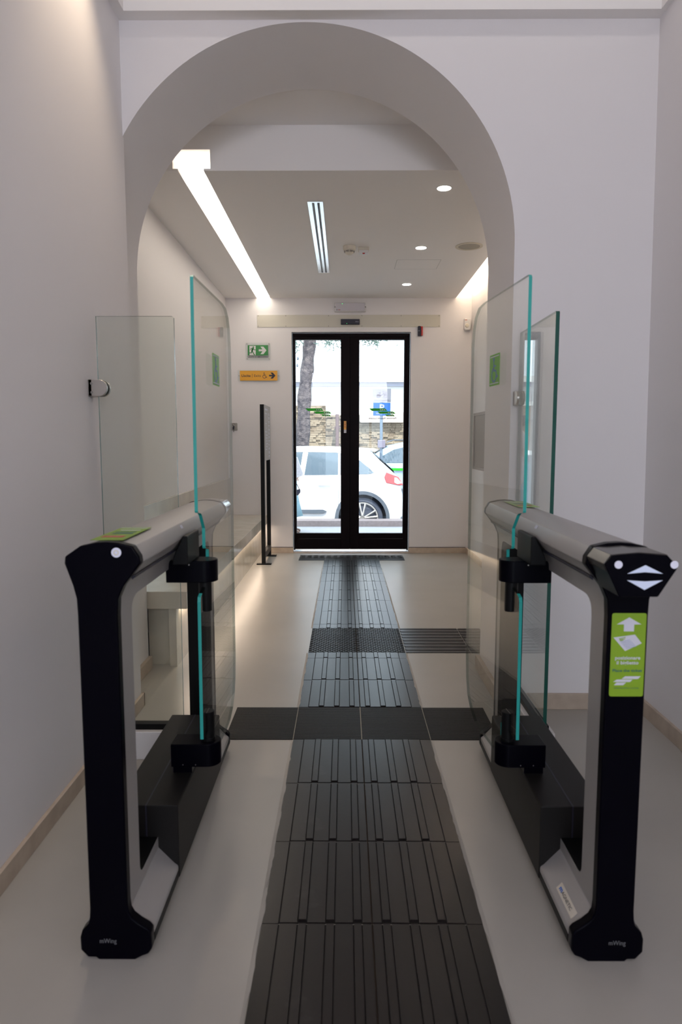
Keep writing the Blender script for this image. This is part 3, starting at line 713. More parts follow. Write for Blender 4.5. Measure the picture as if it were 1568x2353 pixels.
f = Flat((-1.188, yy, 1.973), X, Z, .001); f.rect(0, .423, 0, .110); ap = f.put('amber_field', M_YELLOW, t)
plate_screws(t, ((-1.200, 2.028), (-.752, 2.028)), yw, .006, .020)
text('sign_text', 'Uscite', .040, M_INK, t, (-1.172, yy-.001, 2.014), bold=.02, align='LEFT', width=.103)
text('sign_text', 'Exits', .040, M_INK, t, (-1.030, yy-.001, 2.014), align='LEFT', width=.075)
f = Flat((-1.188, yy-.001, 1.973), X, Z, .0006); f.rect(.137, .1405, .034, .076).put('divider_line', M_INK, t); f = Flat((-1.188, yy-.001, 1.973), X, Z, .0006)
wheelchair(f, .277, .056, .064).put('wheelchair_symbol', M_INK, t); f = Flat((-1.188, yy-.001, 1.973), X, Z, .0006)
f.poly([(.330, .047), (.366, .047), (.346, .022), (.372, .022), (.402, .055), (.372, .089), (.346, .089), (.366, .064), (.330, .064)]); f.put('arrow_symbol', M_INK, t)
t = thing('key_switch', 'small grey square key switch with key on the door wall', 'switch', (-1.268, yw, 1.414))
obj('face_plate', B().prism(fillet([(-1.310, 1.412), (-1.228, 1.412), (-1.228, 1.498), (-1.310, 1.498)], .010), (0, yw-.012, 0), X, Z, Y, .012), mat('switch_grey', (.34, .32, .29), .4), t, bevel=.002)
obj('key', B().cyl((-1.268, yw-.012, 1.452), -Y, .009, .006, 14).box(-1.276, -1.262, yw-.040, yw-.016, 1.425, 1.452).box(-1.271, -1.266, yw-.03, yw-.025, 1.395, 1.43), M_INK, t)
Flat((-1.31, yw-.0125, 1.412), X, Z, .0005).line([(.030, .060), (.048, .044)], .006).rect(.02, .03, .07, .073).rect(.05, .06, .07, .073).rect(.04, .045, .074, .080).rect(.018, .026, .028, .031).rect(.056, .062, .028, .031).put('dial_mark', M_INK, t)
t = thing('emergency_light', 'white oblong emergency light above the door with green led', 'light', (.06, yw, 2.73))
obj('housing', B().prism(fillet([(-.116, 2.728), (.232, 2.728), (.232, 2.828), (-.116, 2.828)], .010), (0, yw-.045, 0), X, Z, Y, .045), M_WHITE, t, bevel=.006, seg=3)
obj('lens', B().prism(fillet([(-.104, 2.736), (.220, 2.736), (.220, 2.822), (-.104, 2.822)], .008), (0, yw-.052, 0), X, Z, Y, .008), mat('frosted_lens', (.60, .57, .62), .15, spec=.7), t, bevel=.003)
for x in (-.112, .228): obj('side_catch', B().cyl((x, yw-.046, 2.778), -Y, .007, .004, 12), M_GREY, t)
obj('status_led', B().cyl((-.030, yw-.052, 2.812), -Y, .004, .002, 10), M_GLED, t)
Flat((-.104, yw-.0522, 2.736), X, Z, .0006).rect(.010, .018, .006, .014).put('maker_mark', M_INK, t)
Flat((-.104, yw-.0522, 2.736), X, Z, .0006).rect(.026, .052, .007, .013).put('maker_name', M_REDP, t)
t = thing('cover_strip', 'long pale cover strip screwed across the wall above the door', 'cover panel', (.04, yw, 2.57))
obj('strip', bx(-.988, 1.068, yw-.006, yw, 2.566, 2.700), M_PLATE, t, bevel=.001)
for x in (-.975, -.665, -.185, .19, .63, 1.055):
    for z in (2.577, 2.690): obj('screw', B().cyl((x, yw-.006, z), -Y, .0045, .0015, 10), M_GREY, t)
t = thing('door_sensor', 'small black radar sensor box on the pale strip', 'sensor', (.06, yw, 2.59))
obj('housing', bx(-.046, .164, yw-.055, yw-.006, 2.590, 2.646), M_INK, t, bevel=.004)
obj('status_led', B().cyl((.020, yw-.055, 2.597), -Y, .003, .001, 8), M_GLED, t)
text('sensor_text', 'Ditec', .016, M_WHITED, t, (.135, yw-.0553, 2.612), width=.034)
t = thing('wall_detector', 'small black and red detector right of the door top', 'sensor', (.845, yw, 2.464))
obj('black_half', B().prism(fillet([(.818, 2.464), (.862, 2.464), (.850, 2.574), (.818, 2.574)], .008), (0, yw-.028, 0), X, Z, Y, .028), M_INK, t, bevel=.004)
obj('red_half', B().prism(fillet([(.852, 2.468), (.872, 2.468), (.872, 2.570), (.846, 2.570), (.856, 2.54)], .004), (0, yw-.031, 0), X, Z, Y, .031), M_RED, t, bevel=.003)
Flat((.824, yw-.0285, 2.518), X, Z, .0005).rect(0, .012, 0, .005).put('detector_mark', M_WHITED, t)
t = thing('corner_sounder', 'small white rounded motion sensor in the right back corner', 'sensor', (1.37, yw, 2.53))
obj('housing', B().prism(fillet([(1.330, 2.540), (1.345, 2.526), (1.392, 2.526), (1.404, 2.545), (1.404, 2.652), (1.330, 2.652)], .010), (0, yw-.05, 0), X, Z, Y, .05), M_WHITE, t, bevel=.008, seg=3)
obj('lens', B().lathe((1.362, yw-.05, 2.575), -Y, [(.024, 0), (.020, .006), (.008, .010)], 20), M_CREAM, t, smooth=True)
Flat((1.338, yw-.0505, 2.632), X, Z, .0006).rect(0, .024, 0, .007).put('maker_name', M_REDP, t)
# call point seen on the left vestibule wall
t = thing('manual_call_point', 'small grey box on the vestibule wall seen through the left wing', 'sensor', (XBL, 7.4, 2.4))

# ------------------------------------------------------------------ things in the vestibule ceiling
BPY_REM = t; bpy.data.objects.remove(BPY_REM)
dls = []
for k, (x, y, lab) in enumerate(((.625, 4.50, 'round recessed downlight nearest the arch'), (.628, 5.84, 'round recessed downlight beside the speaker, middle of three'), (.629, 7.17, 'round recessed downlight nearest the door wall'))):
    t = thing('downlight', lab, 'light', (x, y, CZ), 'downlights in the vestibule ceiling')
    obj('trim_ring', B().lathe((x, y, CZ), -Z, [(.050, 0), (.050, .002), (.046, .003)], 32), M_WHITE, t, smooth=True)
    obj('lens', B().cyl((x, y, CZ-.0032), -Z, .043, .001, 32), M_DL, t)
t = thing('ceiling_speaker', 'round flush speaker grille near the right wall cove', 'speaker', (1.017, 5.8, CZ))
obj('rim', B().ring((1.017, 5.8, CZ-.006), Z, .088, .112, .006, 40), M_CREAM, t, bevel=.002)
obj('grille', B().cyl((1.017, 5.8, CZ-.003), Z, .088, .003, 40), mat('speaker_grille', (.42, .39, .33), .7), t)
t = thing('air_diffuser', 'long aluminium slot diffuser with two black slots', 'air vent', (-.2, 5.7, CZ))
yd0, yd1 = 4.735, 6.68; xa, xb_ = -.252, -.148
b = B(); cuts = (xa, -.221, -.205, -.190, -.174, xb_)
b.box(xa, -.2225, yd0, yd1, CZ-.004, CZ); b.box(-.2065, -.1865, yd0+.02, yd1-.02, CZ-.004, CZ); b.box(-.1705, xb_, yd0, yd1, CZ-.004, CZ); b.box(-.2225, -.1705, yd0, yd0+.02, CZ-.004, CZ); b.box(-.2225, -.1705, yd1-.02, yd1, CZ-.004, CZ)
obj('face_frame', b, M_ALU, t)
for x in (-.2225, -.1865):
    obj('slot', bx(x, x+.016, yd0+.02, yd1-.02, CZ-.0008, CZ-.0002), M_INK, t)
for k, (x, y0, y1) in enumerate(((-.2195, 4.77, 5.28), (-.214, 5.30, 5.86), (-.2185, 5.88, 6.64), (-.1765, 4.77, 5.30), (-.1835, 5.32, 5.88), (-.179, 5.9, 6.64))):
    obj('blade', bx(x, x+.007, y0, y1, CZ-.0020, CZ-.0010), M_GREY, t)
t = thing('smoke_detector', 'round cream smoke detector beside a small call box', 'sensor', (.035, 5.8, CZ))
obj('base', B().lathe((.035, 5.8, CZ), -Z, [(.052, 0), (.052, .028), (.046, .034)], 32), M_CREAM, t, smooth=True)
obj('chamber', B().lathe((.035, 5.8, CZ-.034), -Z, [(.046, 0), (.036, .018), (.020, .032), (.008, .036)], 32), M_CREAM, t, smooth=True)
b = B()
for k in range(8):
    a = k*math.pi/4 + .1
    for zz, rr in ((.008, .0435), (.015, .0395)):
        p = [(.035 + rr*math.cos(a+q), 5.8 + rr*math.sin(a+q), CZ-.034-zz) for q in (0, .2, .4, .6)]; b.tube(p, .0016, 5)
obj('vent_slot', b, M_INK, t)
t = thing('indicator_box', 'small square cream indicator box beside the smoke detector', 'sensor', (.154, 5.85, CZ))
obj('housing', bx(.110, .198, 5.81, 5.89, CZ-.024, CZ), M_CREAM, t, bevel=.003)
obj('label_plate', bx(.116, .192, 5.816, 5.884, CZ-.046, CZ-.024), M_WHITE, t, bevel=.002)
obj('red_lamp', B().lathe((.154, 5.83, CZ-.046), -Z, [(.012, 0), (.009, .006), (.003, .008)], 14), M_RED, t, smooth=True)
t = thing('ceiling_hatch', 'flush white access hatch in the vestibule ceiling', 'hatch', (.65, 6.38, CZ))
b = B(); hx0, hx1, hy0, hy1 = .458, .848, 6.22, 6.55
for a in ((hx0, hx0+.002, hy0, hy1), (hx1-.002, hx1, hy0, hy1), (hx0, hx1, hy0, hy0+.002), (hx0, hx1, hy1-.002, hy1)): b.box(*a, CZ-.0006, CZ)
obj('gap', b, M_GREY, t); obj('panel', bx(hx0+.002, hx1-.002, hy0+.002, hy1-.002, CZ-.0004, CZ), M_CEIL, t)

# ------------------------------------------------------------------ street outside
def out(name, b, m, label, cat, **k): o = obj(name, b, m, **k); tag(o, label, cat); return o
struct('pavement', bx(-6, 7, 8.06, 10.28, -.3, 0), M_PAVE)
b = B(); x = -6.0
kb = thing('kerb', 'pinkish granite kerb across the pavement outside the door', 'kerb', (0, 10.4, 0))
while x < 7:
    obj('kerb_stone', bx(x+.002, x+.998, 10.28, 10.57, -.3, .088), M_KERB, kb, bevel=.004); x += 1.0
struct('street', bx(-14, 16, 10.57, 30, -.5, -.28), M_ASPH)
bl = thing('street_building', 'low white building with tan stone cladding across the street', 'building', (0, 18, -.28))
obj('wall', B().box(-12, 14, 18.10, 22, -.28, 2.70), M_FACADE, bl)
obj('parapet', bx(-12, 14, 17.85, 22, 2.80, 2.95), M_FACADE, bl)
obj('fascia', bx(-12, 14, 17.95, 18.2, 2.70, 2.80), M_FGREY, bl)
for x in (-.46, 1.60, -2.6, 3.7): obj('panel_joint', bx(x, x+.012, 18.035, 18.05, 1.5, 2.70), M_FGREY, bl)
obj('panel_joint', bx(-2.6, -.46, 18.035, 18.05, 2.20, 2.212), M_FGREY, bl)
# dry stone cladding: a few hundred thin stones
def clad(name, x0, x1, z0, z1, y):
    b = B(); z = z0
    while z < z1 - .01:
        h = min(random.uniform(.030, .056), z1-z); x = x0 - random.uniform(0, .1)
        while x < x1:
            w = random.uniform(.08, .26); d = random.uniform(.02, .07)
            b.box(max(x, x0)+.003, min(x+w, x1)-.003, y-d, y, z+.003, z+h-.003); x += w
        z += h
    return b
b = clad('c', -2.4, -.50, .2, 2.20, 18.0)
sw = bl
obj('backing', bx(-6, 8, 18.0, 18.04, -.28, 1.95), mat('mortar', (.24, .19, .14), .9), sw)
obj('backing', bx(-6, -.50, 18.0, 18.04, 1.95, 2.2), MATS['mortar'], sw)
obj('stones', b, M_CLAD, sw, kind='stuff'); obj('stones', clad('c', -.50, 2.6, .2, 1.96, 18.0), M_CLAD, sw, kind='stuff')
obj('stones', clad('c', -6, -2.4, -.2, 2.2, 18.0), M_CLAD, sw, kind='stuff'); obj('stones', clad('c', 2.6, 8, -.2, 1.96, 18.0), M_CLAD, sw, kind='stuff')
p = B().prism(fillet([(.38, 1.76), (1.53, 1.76), (1.53, 2.02), (.38, 2.02)], [.06, .06, 0, 0]), (0, 17.82, 0), X, Z, Y, .10)
out('wall_panel', p, mat('cream_canopy', (.42, .35, .31), .7), 'cream rounded panel fixed on the stone wall behind the bike sign', 'panel')

pp = obj('drain_pipe', B().cyl((-.20, 17.7, -.28), Z, .045, 2.25, 14), M_PIPE, bl, smooth=True); obj('bracket', bx(-.27, -.13, 17.70, 17.95, 1.60, 1.66), M_PIPE, pp)

# tree
tr = thing('street_tree', 'leaning grey-barked tree behind the white car', 'tree', (-.83, 13.5, -.28))
ctr = [(-.80, -.28), (-.82, .4), (-.83, 1.19), (-.81, 1.8), (-.78, 2.3), (-.73, 2.75), (-.68, 3.2), (-.60, 3.8), (-.45, 4.6), (-.3, 5.6)]
b = B(); n = 18; L = []
for j in range(40):
    q = j/39*(len(ctr)-1); i = min(int(q), len(ctr)-2); fq = q-i
    cx = ctr[i][0]*(1-fq)+ctr[i+1][0]*fq; cz = ctr[i][1]*(1-fq)+ctr[i+1][1]*fq; r0 = .145 - .05*j/39 + .012*math.sin(j*1.3) + (.04 if j < 3 else 0)
    L.append([b.bm.verts.new((cx + math.cos(k*2*math.pi/n)*r0*(1+.09*math.sin(k*2.7+j*.35)+random.uniform(-.04, .04)), 13.5 + math.sin(k*2*math.pi/n)*r0*(1+.08*math.sin(k*3+j)), cz)) for k in range(n)])
for j in range(39):
    for i in range(n): b.bm.faces.new((L[j][i], L[j][(i+1) % n], L[j+1][(i+1) % n], L[j+1][i]))
obj('trunk', b, M_BARK, tr, smooth=True)
b = B()
tips = []
for k in range(9):
    a = k*.75; h0 = 3.7+k*.22; p0 = Vector((-.60+.05*k, 13.5, h0)); d = Vector((math.cos(a), math.sin(a)*.9, .25))
    p1 = p0 + d*.9; p2 = p1 + d*.9 + Vector((0, 0, -.15)); p3 = p2 + d*.8 + Vector((0, 0, -.5))
    b.tube([p0, p1, p2, p3], [.05, .035, .02, .008], 6); tips += [p1, p2, p3]
obj('branch', b, M_BARK, tr)
b = B()
hang = [(.42, 13.2, 3.30), (-.05, 13.3, 3.25), (.10, 13.3, 3.15), (-.25, 13.1, 3.35), (.55, 13.4, 3.22), (1.45, 13.2, 3.25), (1.30, 13.2, 3.38), (-.98, 13.2, 3.2), (-1.05, 13.2, 3.05), (.0, 13.1, 3.38), (.9, 13.3, 3.4), (-.35, 13.2, 3.2)]
def needles(c, nn, sp):
    for _ in range(nn):
        p = Vector(c) + Vector((random.gauss(0, sp), random.gauss(0, sp), random.gauss(0, sp*.6)))
        d = Vector((random.uniform(-1, 1), random.uniform(-1, 1), random.uniform(-1, .3))).normalized()*random.uniform(.05, .11); w = d.cross(Vector((.3, 1, .2))).normalized()*.011
        b.quad(p-w, p+w, p+d+w*.4, p+d-w*.4)
for h in hang: needles(h, 70, .09)
for p in tips: needles(p, 260, .34)
obj('foliage', b, M_LEAF, tr, kind='stuff')
b = B()
for x, z in ((-.90, 2.87), (-.915, 2.74)): b.lathe((x, 13.3, z), -Z, [(.004, -.03), (.018, 0), (.021, .018), (.012, .04), (.003, .045)], 10)
b.tube([(-.90, 13.3, 2.9), (-.905, 13.3, 3.2), (-.95, 13.3, 3.5)], .003, 5); b.tube([(-.915, 13.3, 2.77), (-.92, 13.3, 3.1), (-.95, 13.3, 3.5)], .003, 5)
obj('seed_ball', b, M_CPLAST, tr)

# bike sharing sign
t = thing('bike_sharing_sign', 'white and blue bike sharing sign on a slim pole', 'sign', (.657, 12.5, -.28))
obj('pole', B().cyl((.66, 12.5, -.302), Z, .028, 2.52, 16), M_ZINC, t, smooth=True)
obj('pole_sleeve', B().box(.595, .735, 12.44, 12.56, 1.14, 1.285), mat('grey_wrap', (.16, .145, .19), .6), t, bevel=.01)
pl = obj('white_plate', bx(.494, .834, 12.46, 12.468, 1.975, 2.232), M_BIKEW, t, bevel=.004)
bp_ = obj('blue_plate', bx(.505, .828, 12.46, 12.468, 1.735, 1.973), M_BIKEB, t, bevel=.004)
f = Flat((.664, 12.459, 2.095), X, Z, .001)
f.arc(-.062, 0, .030, .008, 0, 360, 20); f.arc(.068, 0, .030, .006, 0, 360, 20); f.arc(-.062, 0, .016, .03, 0, 180, 10)
f.line([(-.062, 0), (-.020, .004), (.036, .05), (.068, 0)], .007); f.line([(-.020, .004), (-.040, .062)], .007); f.line([(-.060, .064), (-.022, .064)], .007); f.line([(.036, .05), (.026, .078), (.012, .080)], .006); f.line([(.05, .05), (.085, .05), (.088, .075), (.05, .07)], .004)
f.put('bicycle_symbol', M_INK, pl)
text('sign_text', 'BIKE SHARING', .034, M_INK, pl, (.664, 12.459, 2.005), width=.27)
text('sign_text', 'P', .17, M_BIKEL, bp_, (.664, 12.459, 1.825), bold=.03, width=.09)
text('sign_text', 'RISERVATO', .036, M_BIKEL, bp_, (.664, 12.459, 1.765), bold=.02, width=.20)
t.location = Vector(t.location) + Vector((.019, .35, .022))

# cars -------------------------------------------------------------
def wheel(parent, x, y, z, r=.335):
    w = obj('wheel', B().lathe((x, y, z), -Y, [(r*.70, -.20), (r*.97, -.19), (r, -.17), (r, -.03), (r*.97, -.008), (r*.80, 0), (r*.76, -.01)], 40), M_TYRE, parent, smooth=True)
    b = B(); b.ring((x, y-.002, z), -Y, r*.70, r*.77, .010, 40); b.cyl((x, y-.004, z), -Y, r*.14, .012, 20)
    for k in range(5):
        for da in (-.13, .13):
            a = k*2*math.pi/5 + math.pi/2 + da
            p0 = Vector((x + math.cos(a)*r*.12, y-.012, z + math.sin(a)*r*.12)); p1 = Vector((x + math.cos(a+da*.6)*r*.73, y-.008, z + math.sin(a+da*.6)*r*.73))
            b.tube([p0, (p0+p1)/2, p1], [.016, .014, .020], 6)
    obj('rim', b, M_RIM, w, smooth=True)
    obj('wheel_well_face', B().cyl((x, y+.03, z), -Y, r*.70, .004, 32), M_INK, w)
def car(label, xr, ys, zg, paint, name='car', long=1.0):
    """hatchback facing -X; xr = tail, ys = side facing us"""
    W = .89; yc = ys + W
    t = thing(name, label, 'car', (xr-2.1, yc, zg))
    ST = [(.0, .50, .50, .70, .60), (.02, .72, .70, .80, .62), (.07, .96, .94, .84, .62), (.13, 1.06, 1.02, .86, .62), (.36, 1.26, 1.03, .875, .62), (.50, 1.395, 1.03, .885, .63), (.56, 1.440, 1.03, .89, .635), (.90, 1.462, 1.03, .89, .645), (1.6, 1.475, 1.02, .89, .65), (2.2, 1.460, 1.01, .89, .65),
          (2.65, 1.37, 1.00, .89, .64), (2.95, 1.20, .99, .885, .65), (3.2, 1.03, .98, .88, .70), (3.6, .97, .93, .865, .72), (4.0, .88, .85, .83, .70), (4.25, .76, .74, .76, .65), (4.34, .58, .56, .68, .58)]
    b = B(); L = []
    for xp, top, belt, wb, wr_ in ST:
        ed = min(xp/.15, 1, (4.34-xp)/.2) if True else 1
        zlo = .20 if 0 < xp < 4.3 else .32
        pr = [(wb*.86, zlo), (wb*.97, zlo+.10), (wb*1.0, .55 if top > .56 else top*.85), (wb*.985, min(belt*.86, top)), (wb*.955, belt), (wr_+.015, max(top-.055, belt)), (wr_-.10, max(top-.012, belt)), (0, top+.012)]
        pts = [(-y, z) for y, z in pr] + [(y, z) for y, z in pr[-2::-1]]
        L.append([b.bm.verts.new((xr-xp, yc+y, zg+z)) for y, z in pts])
    n = len(L[0])
    for a, c in zip(L, L[1:]):
        for i in range(n-1): b.bm.faces.new((a[i], a[i+1], c[i+1], c[i]))
        b.bm.faces.new((a[n-1], a[0], c[0], c[n-1]))
    b.bm.faces.new(L[0][::-1]); b.bm.faces.new(L[-1])
    bd = finish('tmp', b.mesh('body'), paint)
    cuts = []
    for xw in (.67, 3.36):
        c = finish('cut', B().cyl((xr-xw, ys-.2, zg+.335), Y, .415, .50, 40).cyl((xr-xw, ys+2*W+.2, zg+.335), -Y, .415, .50, 40).mesh('c'), paint); cuts.append(c)
        m = bd.modifiers.new('b', 'BOOLEAN'); m.object = c; m.operation = 'DIFFERENCE'; m.solver = 'EXACT'
    me = baked(bd); me.materials.clear()
    for c in cuts: bpy.data.objects.remove(c)
    finish('body', me, paint, t, smooth=True)
    def surf(xp, z):
        for a, c in zip(ST, ST[1:]):
            if a[0] <= xp <= c[0]:
                q = (xp-a[0])/(c[0]-a[0]); top, belt, wb, wr_ = [a[k]*(1-q)+c[k]*q for k in (1, 2, 3, 4)]
                k = max(0, min(1, (z-belt)/max(top-.055-belt, .01))); return wb*.955*(1-k) + (wr_+.015)*k
        return W
    def span(pts, x):
        zz = []
        for (x0, z0), (x1, z1) in zip(pts, pts[1:]+pts[:1]):
            if min(x0, x1) <= x <= max(x0, x1) and x0 != x1: zz.append(z0 + (z1-z0)*(x-x0)/(x1-x0))
        return min(zz), max(zz)
    def side(pts, name, m, dd=.010, par=t):
        b = B(); xa_, xb2 = min(p[0] for p in pts), max(p[0] for p in pts); n = max(2, int((xb2-xa_)/.05)); prev = None
        for k in range(n+1):
            x = xa_ + 1e-4 + (xb2-xa_-2e-4)*k/n; lo, hi = span(pts, x); row = []
            for z in (lo, (lo+hi)/2, hi): row.append(((xr-x, yc-surf(x, z)-dd, zg+z)))
            rv = [b.bm.verts.new(r_) for r_ in row] + [b.bm.verts.new((r_[0], r_[1]+dd+.01, r_[2])) for r_ in row[::-1]]
            if prev:
                for i in range(6): b.bm.faces.new((prev[i], prev[(i+1) % 6], rv[(i+1) % 6], rv[i]))
            else: b.bm.faces.new(rv)
            prev = rv
        b.bm.faces.new(prev[::-1])
        return obj(name, b, m, par)
    side([(.48, 1.065), (.70, 1.25), (.86, 1.335), (1.02, 1.375), (1.02, 1.035), (.55, 1.045)], 'side_window', M_CGLASS)
    side([(1.06, 1.035), (1.06, 1.38), (1.56, 1.392), (1.60, 1.03)], 'side_window', M_CGLASS)
    side([(1.67, 1.03), (1.63, 1.392), (2.2, 1.375), (2.50, 1.30), (2.86, 1.10), (2.90, 1.02)], 'side_window', M_CGLASS)
    for seg in (((.44, 1.045), (.66, 1.25), (.84, 1.352), (1.1, 1.405)), ((1.1, 1.405), (1.7, 1.412), (2.2, 1.392))):
        side(list(seg) + [(x, z-.016) for x, z in seg[::-1]], 'window_trim', M_ALU, .012)
    # rear and front glass
    b = B(); b.quad((xr-.115, yc-.60, zg+1.05), (xr-.115, yc+.60, zg+1.05), (xr-.475, yc+.54, zg+1.385), (xr-.475, yc-.54, zg+1.385)); obj('rear_window', b, M_CGLASS, t)
    b = B(); b.quad((xr-3.22, yc-.62, zg+1.045), (xr-3.22, yc+.62, zg+1.045), (xr-2.62, yc+.54, zg+1.405), (xr-2.62, yc-.54, zg+1.405)); obj('windscreen', b, M_CGLASS, t)
    obj('spoiler', B().prism([(.62, 1.452), (.44, 1.440), (.40, 1.425), (.46, 1.405), (.60, 1.42)], (xr, yc-.56, zg), -X, Z, Y, 1.12), paint, t, bevel=.004)
    # tail lights wrap the rear corner
    for sgn in (-1, 1):
        b = B(); yy = yc + sgn*.70
        p = [(.02, .86), (.10, 1.00), (.30, 1.075), (.33, 1.00), (.30, .90), (.12, .865)]
        b.prism(p, (xr+.012, yc+sgn*.60, zg), -X, Z, Y*sgn, .262); obj('tail_light', b, M_TAIL, t, bevel=.012, seg=3)
        b = B(); b.prism([(.05, .90), (.13, .985), (.17, .99), (.17, .91), (.12, .885)], (xr+.013, yc+sgn*.858, zg), -X, Z, Y*sgn, .006); obj('reverse_lens', b, M_WHITE, t)
    obj('rear_diffuser', bx(xr-.55, xr+.012, yc-.80, yc+.80, zg+.19, zg+.36), M_CPLAST, t, bevel=.02)
    obj('sill_trim', B().prism(fillet([(1.30, .415), (1.235, .445), (1.30, .475), (2.85, .475), (2.95, .43), (2.9, .415)], .008), (xr, ys-.008, zg), -X, Z, Y, .06), M_CPLAST, t, bevel=.004)
    for xw in (.67, 3.36):
        b = B(); L0 = []
        for k in range(21):
            a = R(-12 + 204*k/20); row = []
            for rr, dy in ((.385, .02), (.385, -.012), (.440, -.016), (.440, .02)): row.append(b.bm.verts.new((xr-xw + math.cos(a)*rr, ys+dy, zg+.335+math.sin(a)*rr)))
            L0.append(row)
        for p_, q_ in zip(L0, L0[1:]):
            for i in range(4): b.bm.faces.new((p_[i], p_[(i+1) % 4], q_[(i+1) % 4], q_[i]))
        obj('wheel_arch', b, M_CPLAST, t, smooth=True)
        obj('wheel_well', bx(xr-xw-.40, xr-xw+.40, ys+.24, ys+.30, zg+.2, zg+.74), M_TYRE, t)
        wheel(t, xr-xw, ys+.03, zg+.335)
        w2 = B().lathe((xr-xw, ys+2*W-.22, zg+.335), Y, [(.30, 0), (.335, .02), (.335, .18), (.30, .20)], 32); obj('wheel', w2, M_TYRE, t, smooth=True)
    obj('door_mirror', B().prism(fillet([(2.78, 1.06), (2.96, 1.05), (2.98, 1.15), (2.80, 1.18)], .03), (xr, ys-.10, zg), -X, Z, Y, .16), paint if name == 'car' else M_CPLAST, t, bevel=.02, seg=3)
    for xp in (1.18, 2.25): obj('door_handle', bx(xr-xp-.20, xr-xp, ys-.018, ys+.06, zg+.86, zg+.885), paint, t, bevel=.006)
    b = B()
    for xp, w_ in ((1.05, .006), (2.03, .006), (3.0, .006)): b.box(xr-xp-w_, xr-xp, ys-.0015, ys+.04, zg+.32, zg+.80)
    obj('door_gap', b, M_CPLAST, t)
    return t
c1 = car('white hatchback parked right outside the glass door', .95, 10.90, -.28, M_CARW)
c2 = car('pale blue car parked behind the white hatchback', 3.55, 14.6, -.20, M_CARB)
obj('roof_rail', B().tube([(2.1, 14.82, 1.27), (1.9, 14.82, 1.31), (1.05, 14.82, 1.31), (.9, 14.82, 1.26)], .014, 6), M_CPLAST, c2)
Flat((.95, 14.585, .66), X, Z, .004).poly([(.0, .05), (.08, 0), (.9, 0), (.9, .05)]).put('green_stripe', M_DEC, c2)


# ------------------------------------------------------------------ person outside, mostly behind the wall
def skinned(name, verts, edges, m, parent, sub=2):
    me = bpy.data.meshes.new(name); me.from_pydata([v[:3] for v in verts], edges, []); o = bpy.data.objects.new(name, me); COL.objects.link(o)
    sk = o.modifiers.new('skin', 'SKIN'); me.skin_vertices.new() if not me.skin_vertices else None
    for i, v in enumerate(verts): me.skin_vertices[0].data[i].radius = (v[3], v[4] if len(v) > 4 else v[3])
    me.skin_vertices[0].data[0].use_root = True
    o.modifiers.new('s', 'SUBSURF').levels = sub; mm = baked(o); mm.materials.clear()
    return finish(name, mm, m, parent, smooth=True)
px, py = -.83, 9.62
pr = thing('person', 'person in a pale blue skirt with cream bag outside the door', 'person', (px, py, 0))
V = [(0, 0, .93, .15, .11), (0, 0, 1.10, .12, .09), (0, 0, 1.28, .14, .095), (0, 0, 1.38, .10, .07), (0, 0, 1.44, .048), (0.01, 0, 1.50, .06, .07), (0.015, 0, 1.57, .078, .090), (0.01, 0, 1.63, .055, .06)]
Ed = [(i, i+1) for i in range(7)]
def add(pts, at):
    base = len(V)
    for k, p in enumerate(pts): V.append(p); Ed.append((at if k == 0 else base+k-1, base+k))
    return base+len(pts)-1
for sd in (-1, 1):
    add([(0, sd*.09, .86, .085), (.02, sd*.095, .50, .055), (-.01, sd*.095, .30, .048), (-.01, sd*.095, .09, .032), (.05, sd*.10, .035, .032), (.14, sd*.10, .025, .025)], 0)
    wr_ = add([(0, sd*.15, 1.37, .05), (-.01, sd*.21, 1.12, .040), (.10 if sd < 0 else .02, sd*.22, .93, .030), (.13 if sd < 0 else .03, sd*.22, .87, .024), (.145 if sd < 0 else .035, sd*.22, .82, .028)], 3)
    hx = V[wr_][0]
    for f_ in range(4): add([(hx+.010+(f_-1.5)*.018, sd*.22, .775, .0085), (hx+.014+(f_-1.5)*.018, sd*.213, .745-.004*abs(f_-1.5), .0075)], wr_)
    add([(hx+.035, sd*.215, .815, .009), (hx+.045, sd*.210, .785, .008)], wr_)
V = [(px+a[0], py+a[1], *a[2:]) for a in V]
body = skinned('body', V, Ed, M_SKIN, pr)
b = B(); n = 28; L = []
for z, rx, ry in ((1.00, .135, .11), (.90, .165, .145), (.75, .155, .15), (.60, .155, .16), (.40, .195, .19), (.215, .235, .22)):
    L.append([b.bm.verts.new((px + math.cos(k*2*math.pi/n)*rx*(1+.05*math.sin(k*4)*(1-z)), py + math.sin(k*2*math.pi/n)*ry*(1+.05*math.sin(k*4)*(1-z)), z - (.03*math.cos(k*2*math.pi/n) if z < .3 else 0)*-1)) for k in range(n)])
for a, c in zip(L, L[1:]):
    for i in range(n): b.bm.faces.new((a[i], a[(i+1) % n], c[(i+1) % n], c[i]))
sk = obj('skirt', b, M_SKIRT, pr, smooth=True); sk.modifiers.new('s', 'SOLIDIFY').thickness = .005
bl_ = [(px, py, .98, .150, .115), (px, py, 1.12, .130, .10), (px, py, 1.28, .152, .108), (px, py, 1.385, .11, .08)]
bv = list(bl_); be = [(0, 1), (1, 2), (2, 3)]
for sd in (-1, 1):
    k = len(bv); bv += [(px, py+sd*.15, 1.365, .062), (px-.01, py+sd*.205, 1.16, .056)]; be += [(3, k), (k, k+1)]
skinned('blouse', bv, be, M_BLOUSE, pr)
b = B(); b.lathe((px-.005, py, 1.50), Z, [(.070, 0), (.096, .04), (.100, .09), (.085, .135), (.045, .160), (.005, .168)], 24)
for v in b.bm.verts:
    if v.co.x > px+.035: v.co.x = px+.035+(v.co.x-px-.035)*.25
obj('hair', b, M_HAIR, pr, smooth=True)
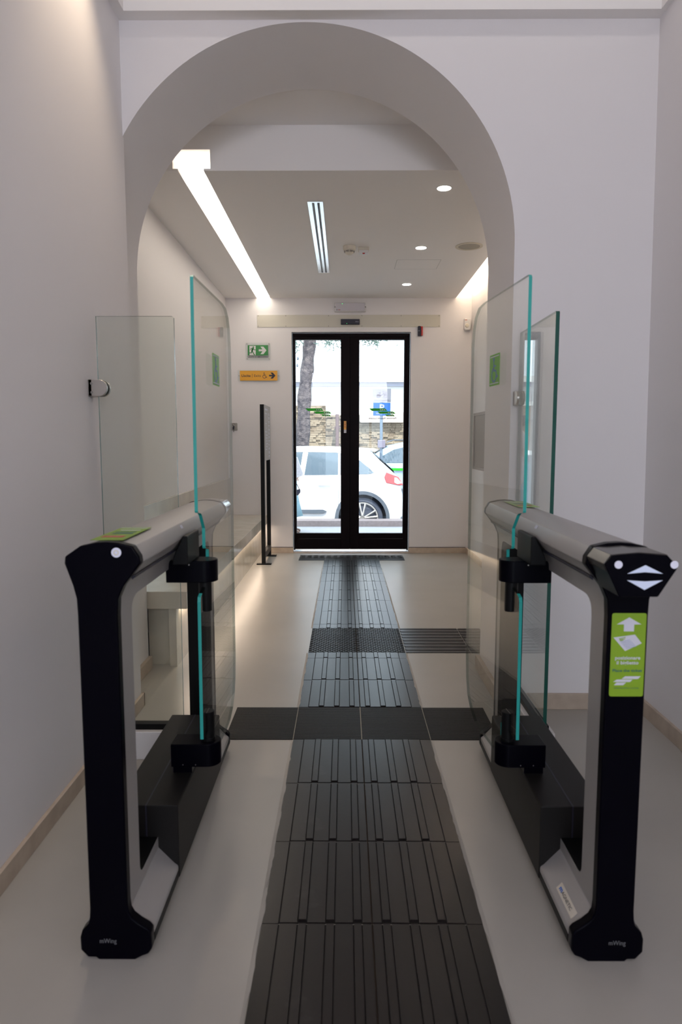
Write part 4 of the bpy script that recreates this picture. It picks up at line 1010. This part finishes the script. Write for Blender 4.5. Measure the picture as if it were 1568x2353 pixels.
for sd in (-1, 1):
    obj('eye', B().lathe((px+.083, py+sd*.032, 1.565), X, [(.012, 0), (.009, .006), (.002, .009)], 12), M_WHITE, pr, smooth=True)
    obj('shoe', B().prism(fillet([(-.05, 0), (.19, 0), (.19, .03), (.10, .065), (-.04, .075)], .012), (px, py+sd*.095-.042, 0), X, Z, Y, .084), M_STRAP, pr, bevel=.01, seg=3)
b = B(); b.prism([(.085, 1.545), (.112, 1.520), (.085, 1.512)], (px, py-.010, 0), X, Z, Y, .02); obj('nose', b, M_SKIN, pr, bevel=.004)
obj('mouth', bx(px+.080, px+.090, py-.022, py+.022, 1.484, 1.490), M_REDP, pr, bevel=.002)
bg_ = thing('shoulder_bag', 'cream dotted bag hanging at the hip of the person outside', 'bag', (-.66, 9.36, .80))
yb0 = 9.25
bb = obj('bag_body', B().prism(fillet([(-.84, .735), (-.72, .775), (-.575, .825), (-.570, .865), (-.615, .98), (-.645, 1.075), (-.80, 1.085)], .012), (0, yb0, 0), X, Z, Y, .09), M_BAG, bg_, bevel=.008, seg=3)
f = Flat((0, yb0-.0002, 0), X, Z, .0008)
for r_ in range(7):
    for c_ in range(6):
        x = -.80 + c_*.036 + (r_ % 2)*.018; z = .80 + r_*.040
        if x < -.60 - (z-.86)*.28 and z > .80 + (x+.66)*.4: f.line([(x-.003, z-.003), (x+.004, z+.004)], .003)
f.put('bag_print', M_BAGDOT, bb)
obj('bag_strap', B().tube([(-.79, 9.295, 1.07), (-.80, 9.34, 1.25), (-.82, 9.45, 1.41), (-.83, 9.52, 1.425), (-.78, 9.44, 1.36), (-.68, 9.31, 1.12), (-.66, 9.295, 1.06)], .008, 6), M_STRAP, bg_, smooth=True)
bg_.location.y -= .03
hb = thing('black_pouch', 'small black pouch held low beside the pale skirt outside', 'bag', (-.655, 9.40, .56))
obj('pouch_body', B().prism(fillet([(-.735, .655), (-.735, .57), (-.69, .545), (-.64, .552), (-.612, .590), (-.612, .640), (-.66, .625)], .018), (0, 9.36, 0), X, Z, Y, .05), M_INK, hb, bevel=.008, seg=3)
obj('pouch_handle', B().tube([(-.73, 9.385, .65), (-.72, 9.40, .72), (-.70, 9.405, .745), (-.66, 9.40, .70), (-.625, 9.385, .63)], .005, 6), M_INK, hb, smooth=True)
hb.location.y -= .03
